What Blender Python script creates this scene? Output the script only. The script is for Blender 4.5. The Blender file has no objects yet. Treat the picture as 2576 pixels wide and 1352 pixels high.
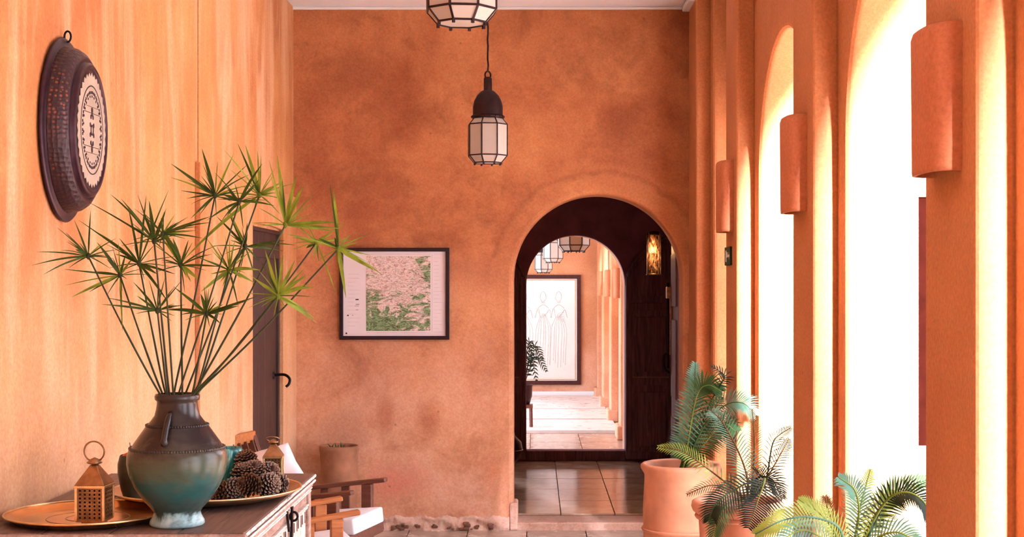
import bpy, bmesh, math, random
from mathutils import Vector, Matrix
random.seed(7)
PI = math.pi
scene = bpy.context.scene
COL = scene.collection
# ------------------------------------------------------------------ camera
F = 3600.0; VX, VY = 1346.0, 720.0; EYE = 1.757
cam_d = bpy.data.cameras.new('camera'); cam = bpy.data.objects.new('camera', cam_d); COL.objects.link(cam)
cam.location = (0, 0, EYE); cam.rotation_euler = (PI/2, 0, 0)
cam_d.sensor_width = 36.0; cam_d.lens = F/2576*36.0
cam_d.shift_x = -(VX-1288)/2576; cam_d.shift_y = (VY-676)/2576
cam_d.clip_start = 0.05; cam_d.clip_end = 300
scene.camera = cam
# ------------------------------------------------------------------ sky, exposure
world = bpy.data.worlds.new('sky'); scene.world = world; world.use_nodes = True
bg = world.node_tree.nodes['Background']
bg.inputs[0].default_value = (0.88, 0.93, 1.06, 1); bg.inputs[1].default_value = 6.8
sun_d = bpy.data.lights.new('sun', 'SUN'); sun = bpy.data.objects.new('sun', sun_d); COL.objects.link(sun)
sun_d.energy = 75.0; sun_d.angle = math.radians(9); sun_d.color = (0.95, 0.92, 1.06)
sun.rotation_euler = Vector((-0.205, 1.0, -0.36)).to_track_quat('-Z', 'Y').to_euler()
scene.view_settings.view_transform = 'Standard'; scene.view_settings.look = 'None'
scene.view_settings.exposure = 0.17; scene.view_settings.gamma = 1.0
cy = scene.cycles
cy.max_bounces = 5; cy.diffuse_bounces = 3; cy.glossy_bounces = 3; cy.transmission_bounces = 3; cy.transparent_max_bounces = 4
cy.caustics_reflective = False; cy.caustics_refractive = False; cy.use_adaptive_sampling = True; cy.adaptive_threshold = 0.18; cy.adaptive_min_samples = 20; cy.use_light_tree = False
try: scene.view_settings.use_curve_mapping = False
except Exception: pass

def W(px, py, d):
    return Vector(((px-VX)*d/F, d, EYE-(py-VY)*d/F))

# ------------------------------------------------------------------ materials
MATS = {}
def newmat(name):
    m = bpy.data.materials.new(name); m.use_nodes = True
    nt = m.node_tree; b = nt.nodes['Principled BSDF']; MATS[name] = m
    return m, nt, b
def node(nt, t, **kw):
    n = nt.nodes.new(t)
    for k, v in kw.items():
        if k in n.inputs: n.inputs[k].default_value = v
        else: setattr(n, k, v)
    return n
def ramp(nt, fac, stops, interp='LINEAR'):
    r = nt.nodes.new('ShaderNodeValToRGB'); r.color_ramp.interpolation = interp
    e = r.color_ramp.elements
    while len(e) < len(stops): e.new(0.5)
    for i, (p, c) in enumerate(stops):
        e[i].position = p; e[i].color = (c[0], c[1], c[2], 1) if hasattr(c, '__len__') else (c, c, c, 1)
    nt.links.new(fac, r.inputs[0]); return r.outputs[0]
def mix(nt, fac, a, b, mode='MIX'):
    n = nt.nodes.new('ShaderNodeMix'); n.data_type = 'RGBA'; n.blend_type = mode
    for s, v in ((n.inputs[0], fac), (n.inputs[6], a), (n.inputs[7], b)):
        if hasattr(v, 'links') or hasattr(v, 'is_linked'): nt.links.new(v, s)
        elif hasattr(v, '__len__'): s.default_value = (v[0], v[1], v[2], 1)
        else: s.default_value = v
    return n.outputs[2]
def coords(nt, scale=(1, 1, 1), kind='Object'):
    tc = nt.nodes.new('ShaderNodeTexCoord'); mp = nt.nodes.new('ShaderNodeMapping')
    mp.inputs['Scale'].default_value = scale
    nt.links.new(tc.outputs[kind], mp.inputs[0]); return mp.outputs[0]
def noise(nt, vec, scale, detail=4, rough=0.55, dist=0.0):
    n = nt.nodes.new('ShaderNodeTexNoise')
    n.inputs['Scale'].default_value = scale; n.inputs['Detail'].default_value = detail
    n.inputs['Roughness'].default_value = rough; n.inputs['Distortion'].default_value = dist
    nt.links.new(vec, n.inputs['Vector']); return n.outputs[0]
def bump(nt, b, h, strength=0.2, dist=0.01):
    n = nt.nodes.new('ShaderNodeBump'); n.inputs['Strength'].default_value = strength; n.inputs['Distance'].default_value = dist
    nt.links.new(h, n.inputs['Height']); nt.links.new(n.outputs[0], b.inputs['Normal'])
def plain(name, col, rough=0.5, metal=0.0, var=0.25, scale=20, spec=None, bmp=0.0, trans=0.0):
    m, nt, b = newmat(name)
    v = coords(nt); f = noise(nt, v, scale, 5)
    lo = tuple(max(0, c*(1-var)) for c in col); hi = tuple(min(1, c*(1+var)) for c in col)
    c = ramp(nt, f, [(0.3, lo), (0.7, hi)])
    nt.links.new(c, b.inputs['Base Color'])
    b.inputs['Roughness'].default_value = rough; b.inputs['Metallic'].default_value = metal
    b.inputs['Specular IOR Level'].default_value = 0.28 if spec is None else spec
    if bmp: bump(nt, b, f, bmp, 0.01)
    if trans:
        t = node(nt, 'ShaderNodeBsdfTranslucent'); nt.links.new(c, t.inputs[0])
        mx = nt.nodes.new('ShaderNodeMixShader'); mx.inputs[0].default_value = trans
        nt.links.new(b.outputs[0], mx.inputs[1]); nt.links.new(t.outputs[0], mx.inputs[2])
        nt.links.new(mx.outputs[0], nt.nodes['Material Output'].inputs[0])
    return m
def plaster(name, dark, mid, light, pale, streak=0.0, bloom=(0.2, 1.5), blotch=1.0, seed=0.0, mott=0.6, stains=(), ring=None):
    m, nt, b = newmat(name)
    v0 = coords(nt)
    mp = nt.nodes.new('ShaderNodeMapping'); mp.inputs['Location'].default_value = (seed, seed*1.7, seed*0.6); nt.links.new(v0, mp.inputs[0]); v = mp.outputs[0]
    n1 = noise(nt, v, 1.0*blotch, 4, 0.62, 0.35)
    c = ramp(nt, n1, [(0.34, dark), (0.5, mid), (0.65, light)])
    n2 = noise(nt, v, 2.6*blotch, 4, 0.7, 0.35)
    c = mix(nt, ramp(nt, n2, [(0.5, 0.0), (0.72, mott)]), c, tuple(x*0.72 for x in dark))
    if streak:
        ms = nt.nodes.new('ShaderNodeMapping'); ms.inputs['Scale'].default_value = (3.2, 3.2, 0.5); nt.links.new(v, ms.inputs[0])
        ns = noise(nt, ms.outputs[0], 1.0, 4, 0.66, 0.5)
        c = mix(nt, ramp(nt, ns, [(0.48, 0.0), (0.68, streak)]), c, pale)
        c = mix(nt, ramp(nt, ns, [(0.28, streak*0.8), (0.44, 0.0)]), c, dark)
    sx = nt.nodes.new('ShaderNodeSeparateXYZ'); nt.links.new(v0, sx.inputs[0])
    def M(op, a, bb=0.0):
        q = nt.nodes.new('ShaderNodeMath'); q.operation = op
        for i, x in enumerate((a, bb)):
            if isinstance(x, (int, float)): q.inputs[i].default_value = x
            else: nt.links.new(x, q.inputs[i])
        return q.outputs[0]
    # salt bloom and wear low on the wall
    mr = nt.nodes.new('ShaderNodeMapRange'); mr.inputs['From Min'].default_value = bloom[1]; mr.inputs['From Max'].default_value = bloom[0]
    nt.links.new(sx.outputs[2], mr.inputs[0])
    c = mix(nt, M('MULTIPLY', mr.outputs[0], ramp(nt, n2, [(0.35, 1.0), (0.65, 0.35)])), c, pale)
    # individual stains (x, z, rx, rz, strength, colour), edges broken up by the noise
    nj = M('MULTIPLY', M('SUBTRACT', n2, 0.5), 2.6) if (stains or ring) else None
    for (px, pz, rx, rz, st, col) in stains:
        dx = M('DIVIDE', M('SUBTRACT', sx.outputs[0], px), rx); dz = M('DIVIDE', M('SUBTRACT', sx.outputs[2], pz), rz)
        dd = M('ADD', M('SQRT', M('ADD', M('MULTIPLY', dx, dx), M('MULTIPLY', dz, dz))), nj)
        c = mix(nt, ramp(nt, dd, [(0.25, st), (0.95, 0.0)]), c, col)
    if ring:
        cx, cz, r = ring
        dx = M('SUBTRACT', sx.outputs[0], cx); dz = M('MAXIMUM', M('SUBTRACT', sx.outputs[2], cz), 0.0)
        dd = M('ABSOLUTE', M('ADD', M('SUBTRACT', M('SQRT', M('ADD', M('MULTIPLY', dx, dx), M('MULTIPLY', dz, dz))), r), M('MULTIPLY', nj, 0.05)))
        up = ramp(nt, M('ADD', sx.outputs[2], M('MULTIPLY', nj, 0.1)), [(0.0, 0.0), (1.0, 1.0)]); up = M('GREATER_THAN', M('ADD', sx.outputs[2], M('MULTIPLY', nj, 0.1)), cz+0.15)
        c = mix(nt, M('MULTIPLY', up, ramp(nt, dd, [(0.004, 0.55), (0.03, 0.0)])), c, tuple(x*0.75 for x in dark))
        c = mix(nt, ramp(nt, M('ADD', M('SUBTRACT', M('SQRT', M('ADD', M('MULTIPLY', dx, dx), M('MULTIPLY', dz, dz))), r), M('MULTIPLY', nj, 0.05)), [(0.0, 0.22), (0.02, 0.0)]), c, light)
    n4 = noise(nt, v, 75, 2, 0.7)
    c = mix(nt, 0.26, c, ramp(nt, n4, [(0.3, (0.22, 0.22, 0.22)), (0.7, (0.78, 0.78, 0.78))]), 'OVERLAY')
    vo = node(nt, 'ShaderNodeTexVoronoi'); vo.inputs['Scale'].default_value = 4.0; nt.links.new(v, vo.inputs['Vector'])
    c = mix(nt, ramp(nt, vo.outputs['Distance'], [(0.02, 0.5), (0.04, 0.0)]), c, tuple(x*0.5 for x in dark))
    nt.links.new(c, b.inputs['Base Color'])
    b.inputs['Roughness'].default_value = 0.75; b.inputs['Specular IOR Level'].default_value = 0.2
    bump(nt, b, n2 if False else n4, 0.12, 0.01)
    return m
OR_D, OR_M, OR_L, OR_P = (0.35, 0.106, 0.046), (0.51, 0.190, 0.077), (0.62, 0.262, 0.108), (0.74, 0.42, 0.29)
def _ex(px): return (px-VX)*10.286/F
def _ez(py): return EYE-(py-VY)*10.286/F
STN = [(_ex(px), _ez(py), rx/350, rz/350, st, col) for px, py, rx, rz, st, col in (
    (1560, 310, 75, 95, 0.65, (0.26, 0.07, 0.034)), (885, 190, 110, 90, 0.5, (0.27, 0.08, 0.04)), (1010, 250, 60, 130, 0.4, (0.30, 0.085, 0.04)),
    (1080, 1065, 38, 60, 0.7, (0.42, 0.14, 0.07)), (968, 1050, 26, 55, 0.6, (0.42, 0.14, 0.07)), (985, 1220, 110, 70, 0.75, (0.66, 0.22, 0.15)),
    (860, 1090, 75, 62, 0.7, (0.50, 0.24, 0.15)), (1240, 1190, 55, 90, 0.5, (0.60, 0.20, 0.10)), (1180, 1230, 100, 110, 0.6, (0.72, 0.42, 0.30)), (790, 330, 60, 260, 0.45, (0.32, 0.09, 0.042)))]
PL_END = plaster('plaster_end', OR_D, OR_M, OR_L, (0.76, 0.42, 0.28), bloom=(0.45, 2.1), stains=STN, ring=(0.454, 1.808, 0.76))
PL_LEFT = plaster('plaster_left', (0.44, 0.155, 0.055), (0.55, 0.230, 0.085), (0.61, 0.280, 0.108), (0.71, 0.41, 0.245), streak=0.8, bloom=(0.6, 2.0), seed=3.0, mott=0.1)
PL_ARC = plaster('plaster_arcade', (0.45, 0.160, 0.064), (0.51, 0.195, 0.076), (0.56, 0.222, 0.088), (0.56, 0.23, 0.094), bloom=(0.0, 0.6), seed=6.0, mott=0.15)
PL_FAR = plaster('plaster_far', (0.50, 0.18, 0.08), (0.58, 0.235, 0.11), (0.66, 0.30, 0.15), OR_P, bloom=(0.1, 1.3), seed=9.0, mott=0.2)
PL_SCON = plaster('plaster_sconce', (0.46, 0.142, 0.062), (0.51, 0.17, 0.075), (0.55, 0.19, 0.085), (0.55, 0.19, 0.085), bloom=(-3, -2), seed=12.0, mott=0.1)
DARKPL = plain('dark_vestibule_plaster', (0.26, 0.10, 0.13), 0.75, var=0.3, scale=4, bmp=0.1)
CEIL = plain('white_ceiling_paint', (0.90, 0.94, 0.98), 0.8, var=0.03, scale=6)
def tilemat(name, a, bcol, rough):
    m, nt, b = newmat(name)
    v = coords(nt); oi = nt.nodes.new('ShaderNodeObjectInfo')
    n1 = noise(nt, v, 5, 6, 0.65, 0.5)
    c = ramp(nt, n1, [(0.3, a), (0.7, bcol)])
    c = mix(nt, 0.35, c, ramp(nt, oi.outputs['Random'], [(0, (0.3, 0.3, 0.3)), (1, (0.7, 0.7, 0.7))]), 'OVERLAY')
    nt.links.new(c, b.inputs['Base Color'])
    nt.links.new(ramp(nt, n1, [(0.3, rough*0.7), (0.7, rough*1.5)]), b.inputs['Roughness'])
    b.inputs['Specular IOR Level'].default_value = 0.6
    return m
TILE = tilemat('cement_tile', (0.42, 0.30, 0.24), (0.60, 0.47, 0.38), 0.22)
TILEV = tilemat('vestibule_tile', (0.42, 0.27, 0.18), (0.70, 0.54, 0.39), 0.14)
FLOORLIT = tilemat('far_floor_daylight', (0.78, 0.74, 0.72), (0.86, 0.83, 0.82), 0.3)  # bright daylight on the far floor, put into the colour
GROUT = plain('grout', (0.16, 0.085, 0.065), 0.85)
def woodmat(name, a, b_, rough=0.5, axis=(1.5, 22, 22), spec=0.4):
    m, nt, b = newmat(name)
    v = coords(nt, axis); n1 = noise(nt, v, 1.6, 6, 0.65, 1.2)
    c = ramp(nt, n1, [(0.3, a), (0.68, b_)])
    nt.links.new(c, b.inputs['Base Color']); b.inputs['Roughness'].default_value = rough
    b.inputs['Specular IOR Level'].default_value = spec
    bump(nt, b, n1, 0.25, 0.004); return m
DOORW = woodmat('dark_door_wood', (0.085, 0.042, 0.050), (0.26, 0.135, 0.14), 0.55, (22, 22, 1.5), spec=0.12)
DOORL = woodmat('dark_plank_wood', (0.024, 0.009, 0.008), (0.062, 0.027, 0.022), 0.5, (30, 30, 1.6))
CHAIRW = woodmat('honey_chair_wood', (0.30, 0.085, 0.022), (0.55, 0.20, 0.06), 0.4, (2, 25, 25))
CHAIRD = woodmat('dark_chair_wood', (0.07, 0.022, 0.014), (0.16, 0.05, 0.028), 0.4, (2, 25, 25))
CHESTW = woodmat('worn_chest_top_wood', (0.055, 0.024, 0.018), (0.19, 0.105, 0.075), 0.5, (26, 1.6, 26))
def chestpaint():
    m, nt, b = newmat('limed_carved_wood')
    v = coords(nt, (9, 3, 9)); n1 = noise(nt, v, 2.2, 8, 0.7, 1.0); n2 = noise(nt, coords(nt), 60, 4, 0.7)
    c = ramp(nt, n1, [(0.3, (0.17, 0.075, 0.05)), (0.55, (0.36, 0.235, 0.185)), (0.7, (0.52, 0.40, 0.34))])
    c = mix(nt, ramp(nt, n2, [(0.55, 0.0), (0.7, 0.6)]), c, (0.13, 0.05, 0.035))
    nt.links.new(c, b.inputs['Base Color']); b.inputs['Roughness'].default_value = 0.65
    bump(nt, b, n2, 0.4, 0.004); return m
CHESTP = chestpaint()
CHESTL = plain('pale_carved_line', (0.66, 0.52, 0.46), 0.7, var=0.35, scale=30, bmp=0.3)
SLOT = plain('slot_dark', (0.018, 0.008, 0.008), 0.8)
IRON = plain('black_iron', (0.014, 0.009, 0.011), 0.45, 0.6, var=0.4, scale=30)
LANT = plain('dark_lantern_metal', (0.030, 0.012, 0.013), 0.45, 0.5, var=0.4, scale=25, bmp=0.2)
PANE = plain('milk_glass', (0.82, 0.74, 0.66), 0.35, var=0.06, scale=6, trans=0.45)
BRASS = plain('old_brass', (0.62, 0.33, 0.12), 0.24, 1.0, var=0.25, scale=9)
BRASSD = plain('aged_brass_lantern', (0.30, 0.16, 0.075), 0.38, 0.9, var=0.35, scale=30)
BRASSL = plain('bright_brass_trim', (0.72, 0.50, 0.26), 0.3, 0.95, var=0.2, scale=30)
BRONZE = plain('bronze_dish_metal', (0.36, 0.21, 0.11), 0.32, 0.9, var=0.3, scale=10)
INNER = plain('lantern_inner_dark', (0.03, 0.012, 0.008), 0.8)
CUSH = plain('white_cushion_cloth', (0.72, 0.68, 0.72), 0.9, var=0.06, scale=14, bmp=0.1)
GREY = plain('grey_cushion_cloth', (0.46, 0.38, 0.36), 0.9, var=0.06, scale=14)
TERRA = plain('terracotta_pot_clay', (0.56, 0.24, 0.14), 0.75, var=0.3, scale=5, bmp=0.15)
TERRAP = plain('pale_terracotta_clay', (0.56, 0.25, 0.145), 0.75, var=0.25, scale=5, bmp=0.15)
TERRAB = plain('brown_clay_pot', (0.34, 0.145, 0.08), 0.75, var=0.3, scale=6, bmp=0.15)
POTW = plain('weathered_wall_pot_clay', (0.36, 0.155, 0.085), 0.8, var=0.35, scale=7, bmp=0.3)
SOIL = plain('potting_soil', (0.05, 0.025, 0.018), 0.95, scale=60, bmp=0.6)
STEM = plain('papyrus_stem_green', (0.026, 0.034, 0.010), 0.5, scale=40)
LEAF = plain('papyrus_leaf_backlit', (0.048, 0.080, 0.014), 0.45, scale=12, var=0.5, trans=0.25, spec=0.12)  # backlit umbels, mostly left: their shade is put into the leaf green
LEAF_LIT = plain('papyrus_leaf_lit', (0.20, 0.26, 0.03), 0.45, scale=12, var=0.5, trans=0.35, spec=0.12)  # same leaves lit from the arches, the light put into the colour
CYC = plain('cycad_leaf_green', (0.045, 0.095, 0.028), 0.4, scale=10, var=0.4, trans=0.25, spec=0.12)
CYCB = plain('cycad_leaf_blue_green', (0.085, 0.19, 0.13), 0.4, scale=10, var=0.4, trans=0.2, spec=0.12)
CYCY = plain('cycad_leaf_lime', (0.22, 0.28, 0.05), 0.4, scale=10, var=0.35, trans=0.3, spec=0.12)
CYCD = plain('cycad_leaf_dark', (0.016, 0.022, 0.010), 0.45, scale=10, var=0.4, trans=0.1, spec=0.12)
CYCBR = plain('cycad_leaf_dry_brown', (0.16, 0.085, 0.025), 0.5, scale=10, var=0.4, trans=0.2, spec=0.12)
CREAM = plain('cream_enamel', (0.40, 0.32, 0.25), 0.4, var=0.15, scale=14)
PLUM = plain('dark_plum_metal', (0.040, 0.014, 0.020), 0.38, 0.5, var=0.35, scale=20, bmp=0.15)
CHIP = plain('bared_stone', (0.20, 0.09, 0.06), 0.9, var=0.4, scale=25, bmp=0.4)
BASEP = plaster('worn_base_plaster', (0.56, 0.28, 0.18), (0.68, 0.40, 0.29), (0.74, 0.50, 0.38), (0.72, 0.50, 0.40), bloom=(0.0, 0.3), seed=2, blotch=6)
FRAMEB = plain('black_frame_wood', (0.016, 0.006, 0.010), 0.4, var=0.3)
FRAMEBR = plain('dark_brown_frame_wood', (0.06, 0.016, 0.014), 0.4, var=0.3)
PAPER = plain('map_paper', (0.76, 0.68, 0.70), 0.6, var=0.03, scale=8)
PAPER2 = plain('drawing_paper', (0.80, 0.74, 0.70), 0.6, var=0.03, scale=3)
GILT = plain('gilt_fillet', (0.62, 0.34, 0.12), 0.5, var=0.2)
PENCIL = plain('faint_pencil', (0.58, 0.52, 0.49), 0.8)
INK = plain('print_ink', (0.03, 0.015, 0.02), 0.7)
GREYINK = plain('pale_print_ink', (0.55, 0.46, 0.47), 0.7)
SIGNG = plain('dark_green_sign', (0.012, 0.04, 0.02), 0.5, spec=0.08)
SIGNW = plain('sign_white', (0.75, 0.78, 0.7), 0.4, var=0.05)
ORANGEF = plain('orange_fruit_skin', (0.62, 0.10, 0.02), 0.45, var=0.3, scale=15)
CONE = plain('pine_cone_core', (0.045, 0.015, 0.011), 0.8, var=0.4, scale=60)
def conescale():
    m, nt, b = newmat('pine_cone_scale')
    at = nt.nodes.new('ShaderNodeAttribute'); at.attribute_name = 'tip'
    c = ramp(nt, at.outputs['Fac'], [(0.0, (0.018, 0.006, 0.005)), (0.7, (0.045, 0.016, 0.011)), (0.88, (0.16, 0.08, 0.045)), (1.0, (0.50, 0.33, 0.20))])
    nt.links.new(c, b.inputs['Base Color']); b.inputs['Roughness'].default_value = 0.65; return m
CONES = conescale()
GRASSG = plain('garden_ground', (0.62, 0.50, 0.42), 0.9, scale=3)
TREEL = plain('garden_leaf', (0.14, 0.24, 0.06), 0.6, scale=4, var=0.5, trans=0.3)
BLOSS = plain('pink_blossom', (0.75, 0.35, 0.36), 0.7, scale=4, trans=0.3)
BARK = plain('bark', (0.13, 0.08, 0.06), 0.9, scale=12)
REDW = plain('red_garden_wall', (0.012, 0.002, 0.0012), 0.85, spec=0.0, scale=3, bmp=0.2)
def vaseglaze():
    m, nt, b = newmat('vase_glaze')
    v = coords(nt, kind='Object'); sx = nt.nodes.new('ShaderNodeSeparateXYZ'); nt.links.new(v, sx.inputs[0])
    n = noise(nt, v, 9, 6, 0.65, 0.8); n2 = noise(nt, coords(nt, (6, 6, 22)), 2.0, 5, 0.6, 0.6)
    ma = nt.nodes.new('ShaderNodeMath'); ma.operation = 'MULTIPLY_ADD'; ma.inputs[1].default_value = 0.16
    nt.links.new(n, ma.inputs[0]); nt.links.new(sx.outputs[2], ma.inputs[2])
    mr = nt.nodes.new('ShaderNodeMapRange'); mr.inputs['From Min'].default_value = 0.08; mr.inputs['From Max'].default_value = 0.50
    nt.links.new(ma.outputs[0], mr.inputs[0])
    c = ramp(nt, mr.outputs[0], [(0.0, (0.42, 0.58, 0.60)), (0.06, (0.22, 0.38, 0.40)), (0.11, (0.03, 0.05, 0.045)), (0.2, (0.035, 0.065, 0.06)),
                                 (0.3, (0.012, 0.075, 0.075)), (0.40, (0.045, 0.075, 0.05)), (0.53, (0.055, 0.056, 0.034)), (0.585, (0.045, 0.034, 0.026)), (0.66, (0.018, 0.012, 0.013)), (1.0, (0.028, 0.017, 0.015))])
    c = mix(nt, ramp(nt, n2, [(0.5, 0.0), (0.75, 0.5)]), c, (0.035, 0.03, 0.02))
    nt.links.new(c, b.inputs['Base Color']); b.inputs['Roughness'].default_value = 0.26
    b.inputs['Specular IOR Level'].default_value = 0.35
    bump(nt, b, n2, 0.12, 0.006); return m
VASE = vaseglaze()
def tealglaze():
    m, nt, b = newmat('turquoise_glaze')
    n = noise(nt, coords(nt, (20, 20, 7)), 1.4, 5, 0.6, 1.5)
    c = ramp(nt, n, [(0.3, (0.006, 0.06, 0.07)), (0.5, (0.02, 0.20, 0.20)), (0.62, (0.10, 0.36, 0.30)), (0.75, (0.52, 0.46, 0.26))])
    nt.links.new(c, b.inputs['Base Color']); b.inputs['Roughness'].default_value = 0.15; return m
TEAL = tealglaze()
OLIVE = plain('dark_olive_glaze', (0.035, 0.032, 0.018), 0.3, var=0.5, scale=18)
def basinmat():
    m, nt, b = newmat('pierced_basin_metal')
    v = coords(nt); vo = node(nt, 'ShaderNodeTexVoronoi'); vo.inputs['Scale'].default_value = 62; nt.links.new(v, vo.inputs['Vector'])
    vo.inputs['Randomness'].default_value = 0.35
    big = noise(nt, v, 5, 2)
    c = ramp(nt, vo.outputs['Distance'], [(0.0, (0.30, 0.08, 0.035)), (0.28, (0.24, 0.06, 0.03)), (0.36, (0.035, 0.012, 0.016))])
    c = mix(nt, ramp(nt, big, [(0.42, 1.0), (0.6, 0.15)]), c, (0.036, 0.013, 0.017))
    nt.links.new(c, b.inputs['Base Color']); b.inputs['Roughness'].default_value = 0.45; b.inputs['Metallic'].default_value = 0.3
    bump(nt, b, vo.outputs['Distance'], 0.6, 0.006); return m
BASIN = basinmat()
def mapmat():
    m, nt, b = newmat('relief_map_print')
    tc = nt.nodes.new('ShaderNodeTexCoord'); g = tc.outputs['Generated']
    mp = nt.nodes.new('ShaderNodeMapping'); mp.inputs['Rotation'].default_value = (0, math.radians(38), 0); mp.inputs['Scale'].default_value = (1.6, 1, 4.2)
    nt.links.new(g, mp.inputs[0])
    n = noise(nt, mp.outputs[0], 2.3, 8, 0.7, 1.6); nf = noise(nt, mp.outputs[0], 7, 6, 0.7, 2.5)
    sx = nt.nodes.new('ShaderNodeSeparateXYZ'); nt.links.new(g, sx.inputs[0])
    c = ramp(nt, nf, [(0.34, (0.30, 0.13, 0.10)), (0.43, (0.60, 0.38, 0.30)), (0.52, (0.76, 0.62, 0.58)), (0.7, (0.80, 0.70, 0.68))])
    # green lowlands: low-left, and along the right edge
    def mth(op, a, bb):
        q = nt.nodes.new('ShaderNodeMath'); q.operation = op
        for i, x in enumerate((a, bb)):
            if isinstance(x, (int, float)): q.inputs[i].default_value = x
            else: nt.links.new(x, q.inputs[i])
        return q.outputs[0]
    dv = mth('SUBTRACT', 0.78, mth('ADD', mth('MULTIPLY', sx.outputs[0], 0.55), sx.outputs[2]))
    dr = mth('SUBTRACT', sx.outputs[0], 0.72)
    band = mth('SUBTRACT', 0.12, mth('ABSOLUTE', mth('SUBTRACT', mth('SUBTRACT', sx.outputs[2], mth('MULTIPLY', sx.outputs[0], 0.85)), -0.32), 0.0))
    gsum = mth('MAXIMUM', mth('MAXIMUM', dv, dr), band)
    gm = mth('ADD', mth('MULTIPLY', gsum, 1.4), mth('MULTIPLY', mth('SUBTRACT', n, 0.5), 3.2))
    green = ramp(nt, nf, [(0.36, (0.02, 0.035, 0.012)), (0.48, (0.12, 0.20, 0.07)), (0.58, (0.30, 0.42, 0.22)), (0.7, (0.06, 0.28, 0.14))])
    c = mix(nt, ramp(nt, gm, [(0.22, 0.0), (0.42, 1.0)]), c, green)
    ridge = mth('ABSOLUTE', mth('SUBTRACT', n, 0.5), 0)
    c = mix(nt, ramp(nt, ridge, [(0.0, 0.75), (0.018, 0.0)]), c, (0.09, 0.045, 0.04))
    nt.links.new(c, b.inputs['Base Color']); b.inputs['Roughness'].default_value = 0.6; return m
MAPM = mapmat()
def glow(name, col, s):
    m, nt, b = newmat(name); b.inputs['Base Color'].default_value = (*col, 1)
    b.inputs['Emission Color'].default_value = (*col, 1); b.inputs['Emission Strength'].default_value = s; return m
BULB = glow('lit_bulb', (1.0, 0.6, 0.3), 45.0)
def amber():
    m, nt, b = newmat('mottled_amber_glass')
    n = noise(nt, coords(nt, (40, 40, 12)), 1.2, 4, 0.7, 1.0)
    c = ramp(nt, n, [(0.42, (0.02, 0.008, 0.006)), (0.56, (0.25, 0.12, 0.06)), (0.72, (0.8, 0.6, 0.4))])
    nt.links.new(c, b.inputs['Base Color']); b.inputs['Roughness'].default_value = 0.2
    t = node(nt, 'ShaderNodeBsdfTranslucent'); nt.links.new(c, t.inputs[0])
    mx = nt.nodes.new('ShaderNodeMixShader'); mx.inputs[0].default_value = 0.6
    nt.links.new(b.outputs[0], mx.inputs[1]); nt.links.new(t.outputs[0], mx.inputs[2]); nt.links.new(mx.outputs[0], nt.nodes['Material Output'].inputs[0])
    return m
AMBER = amber()

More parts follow.
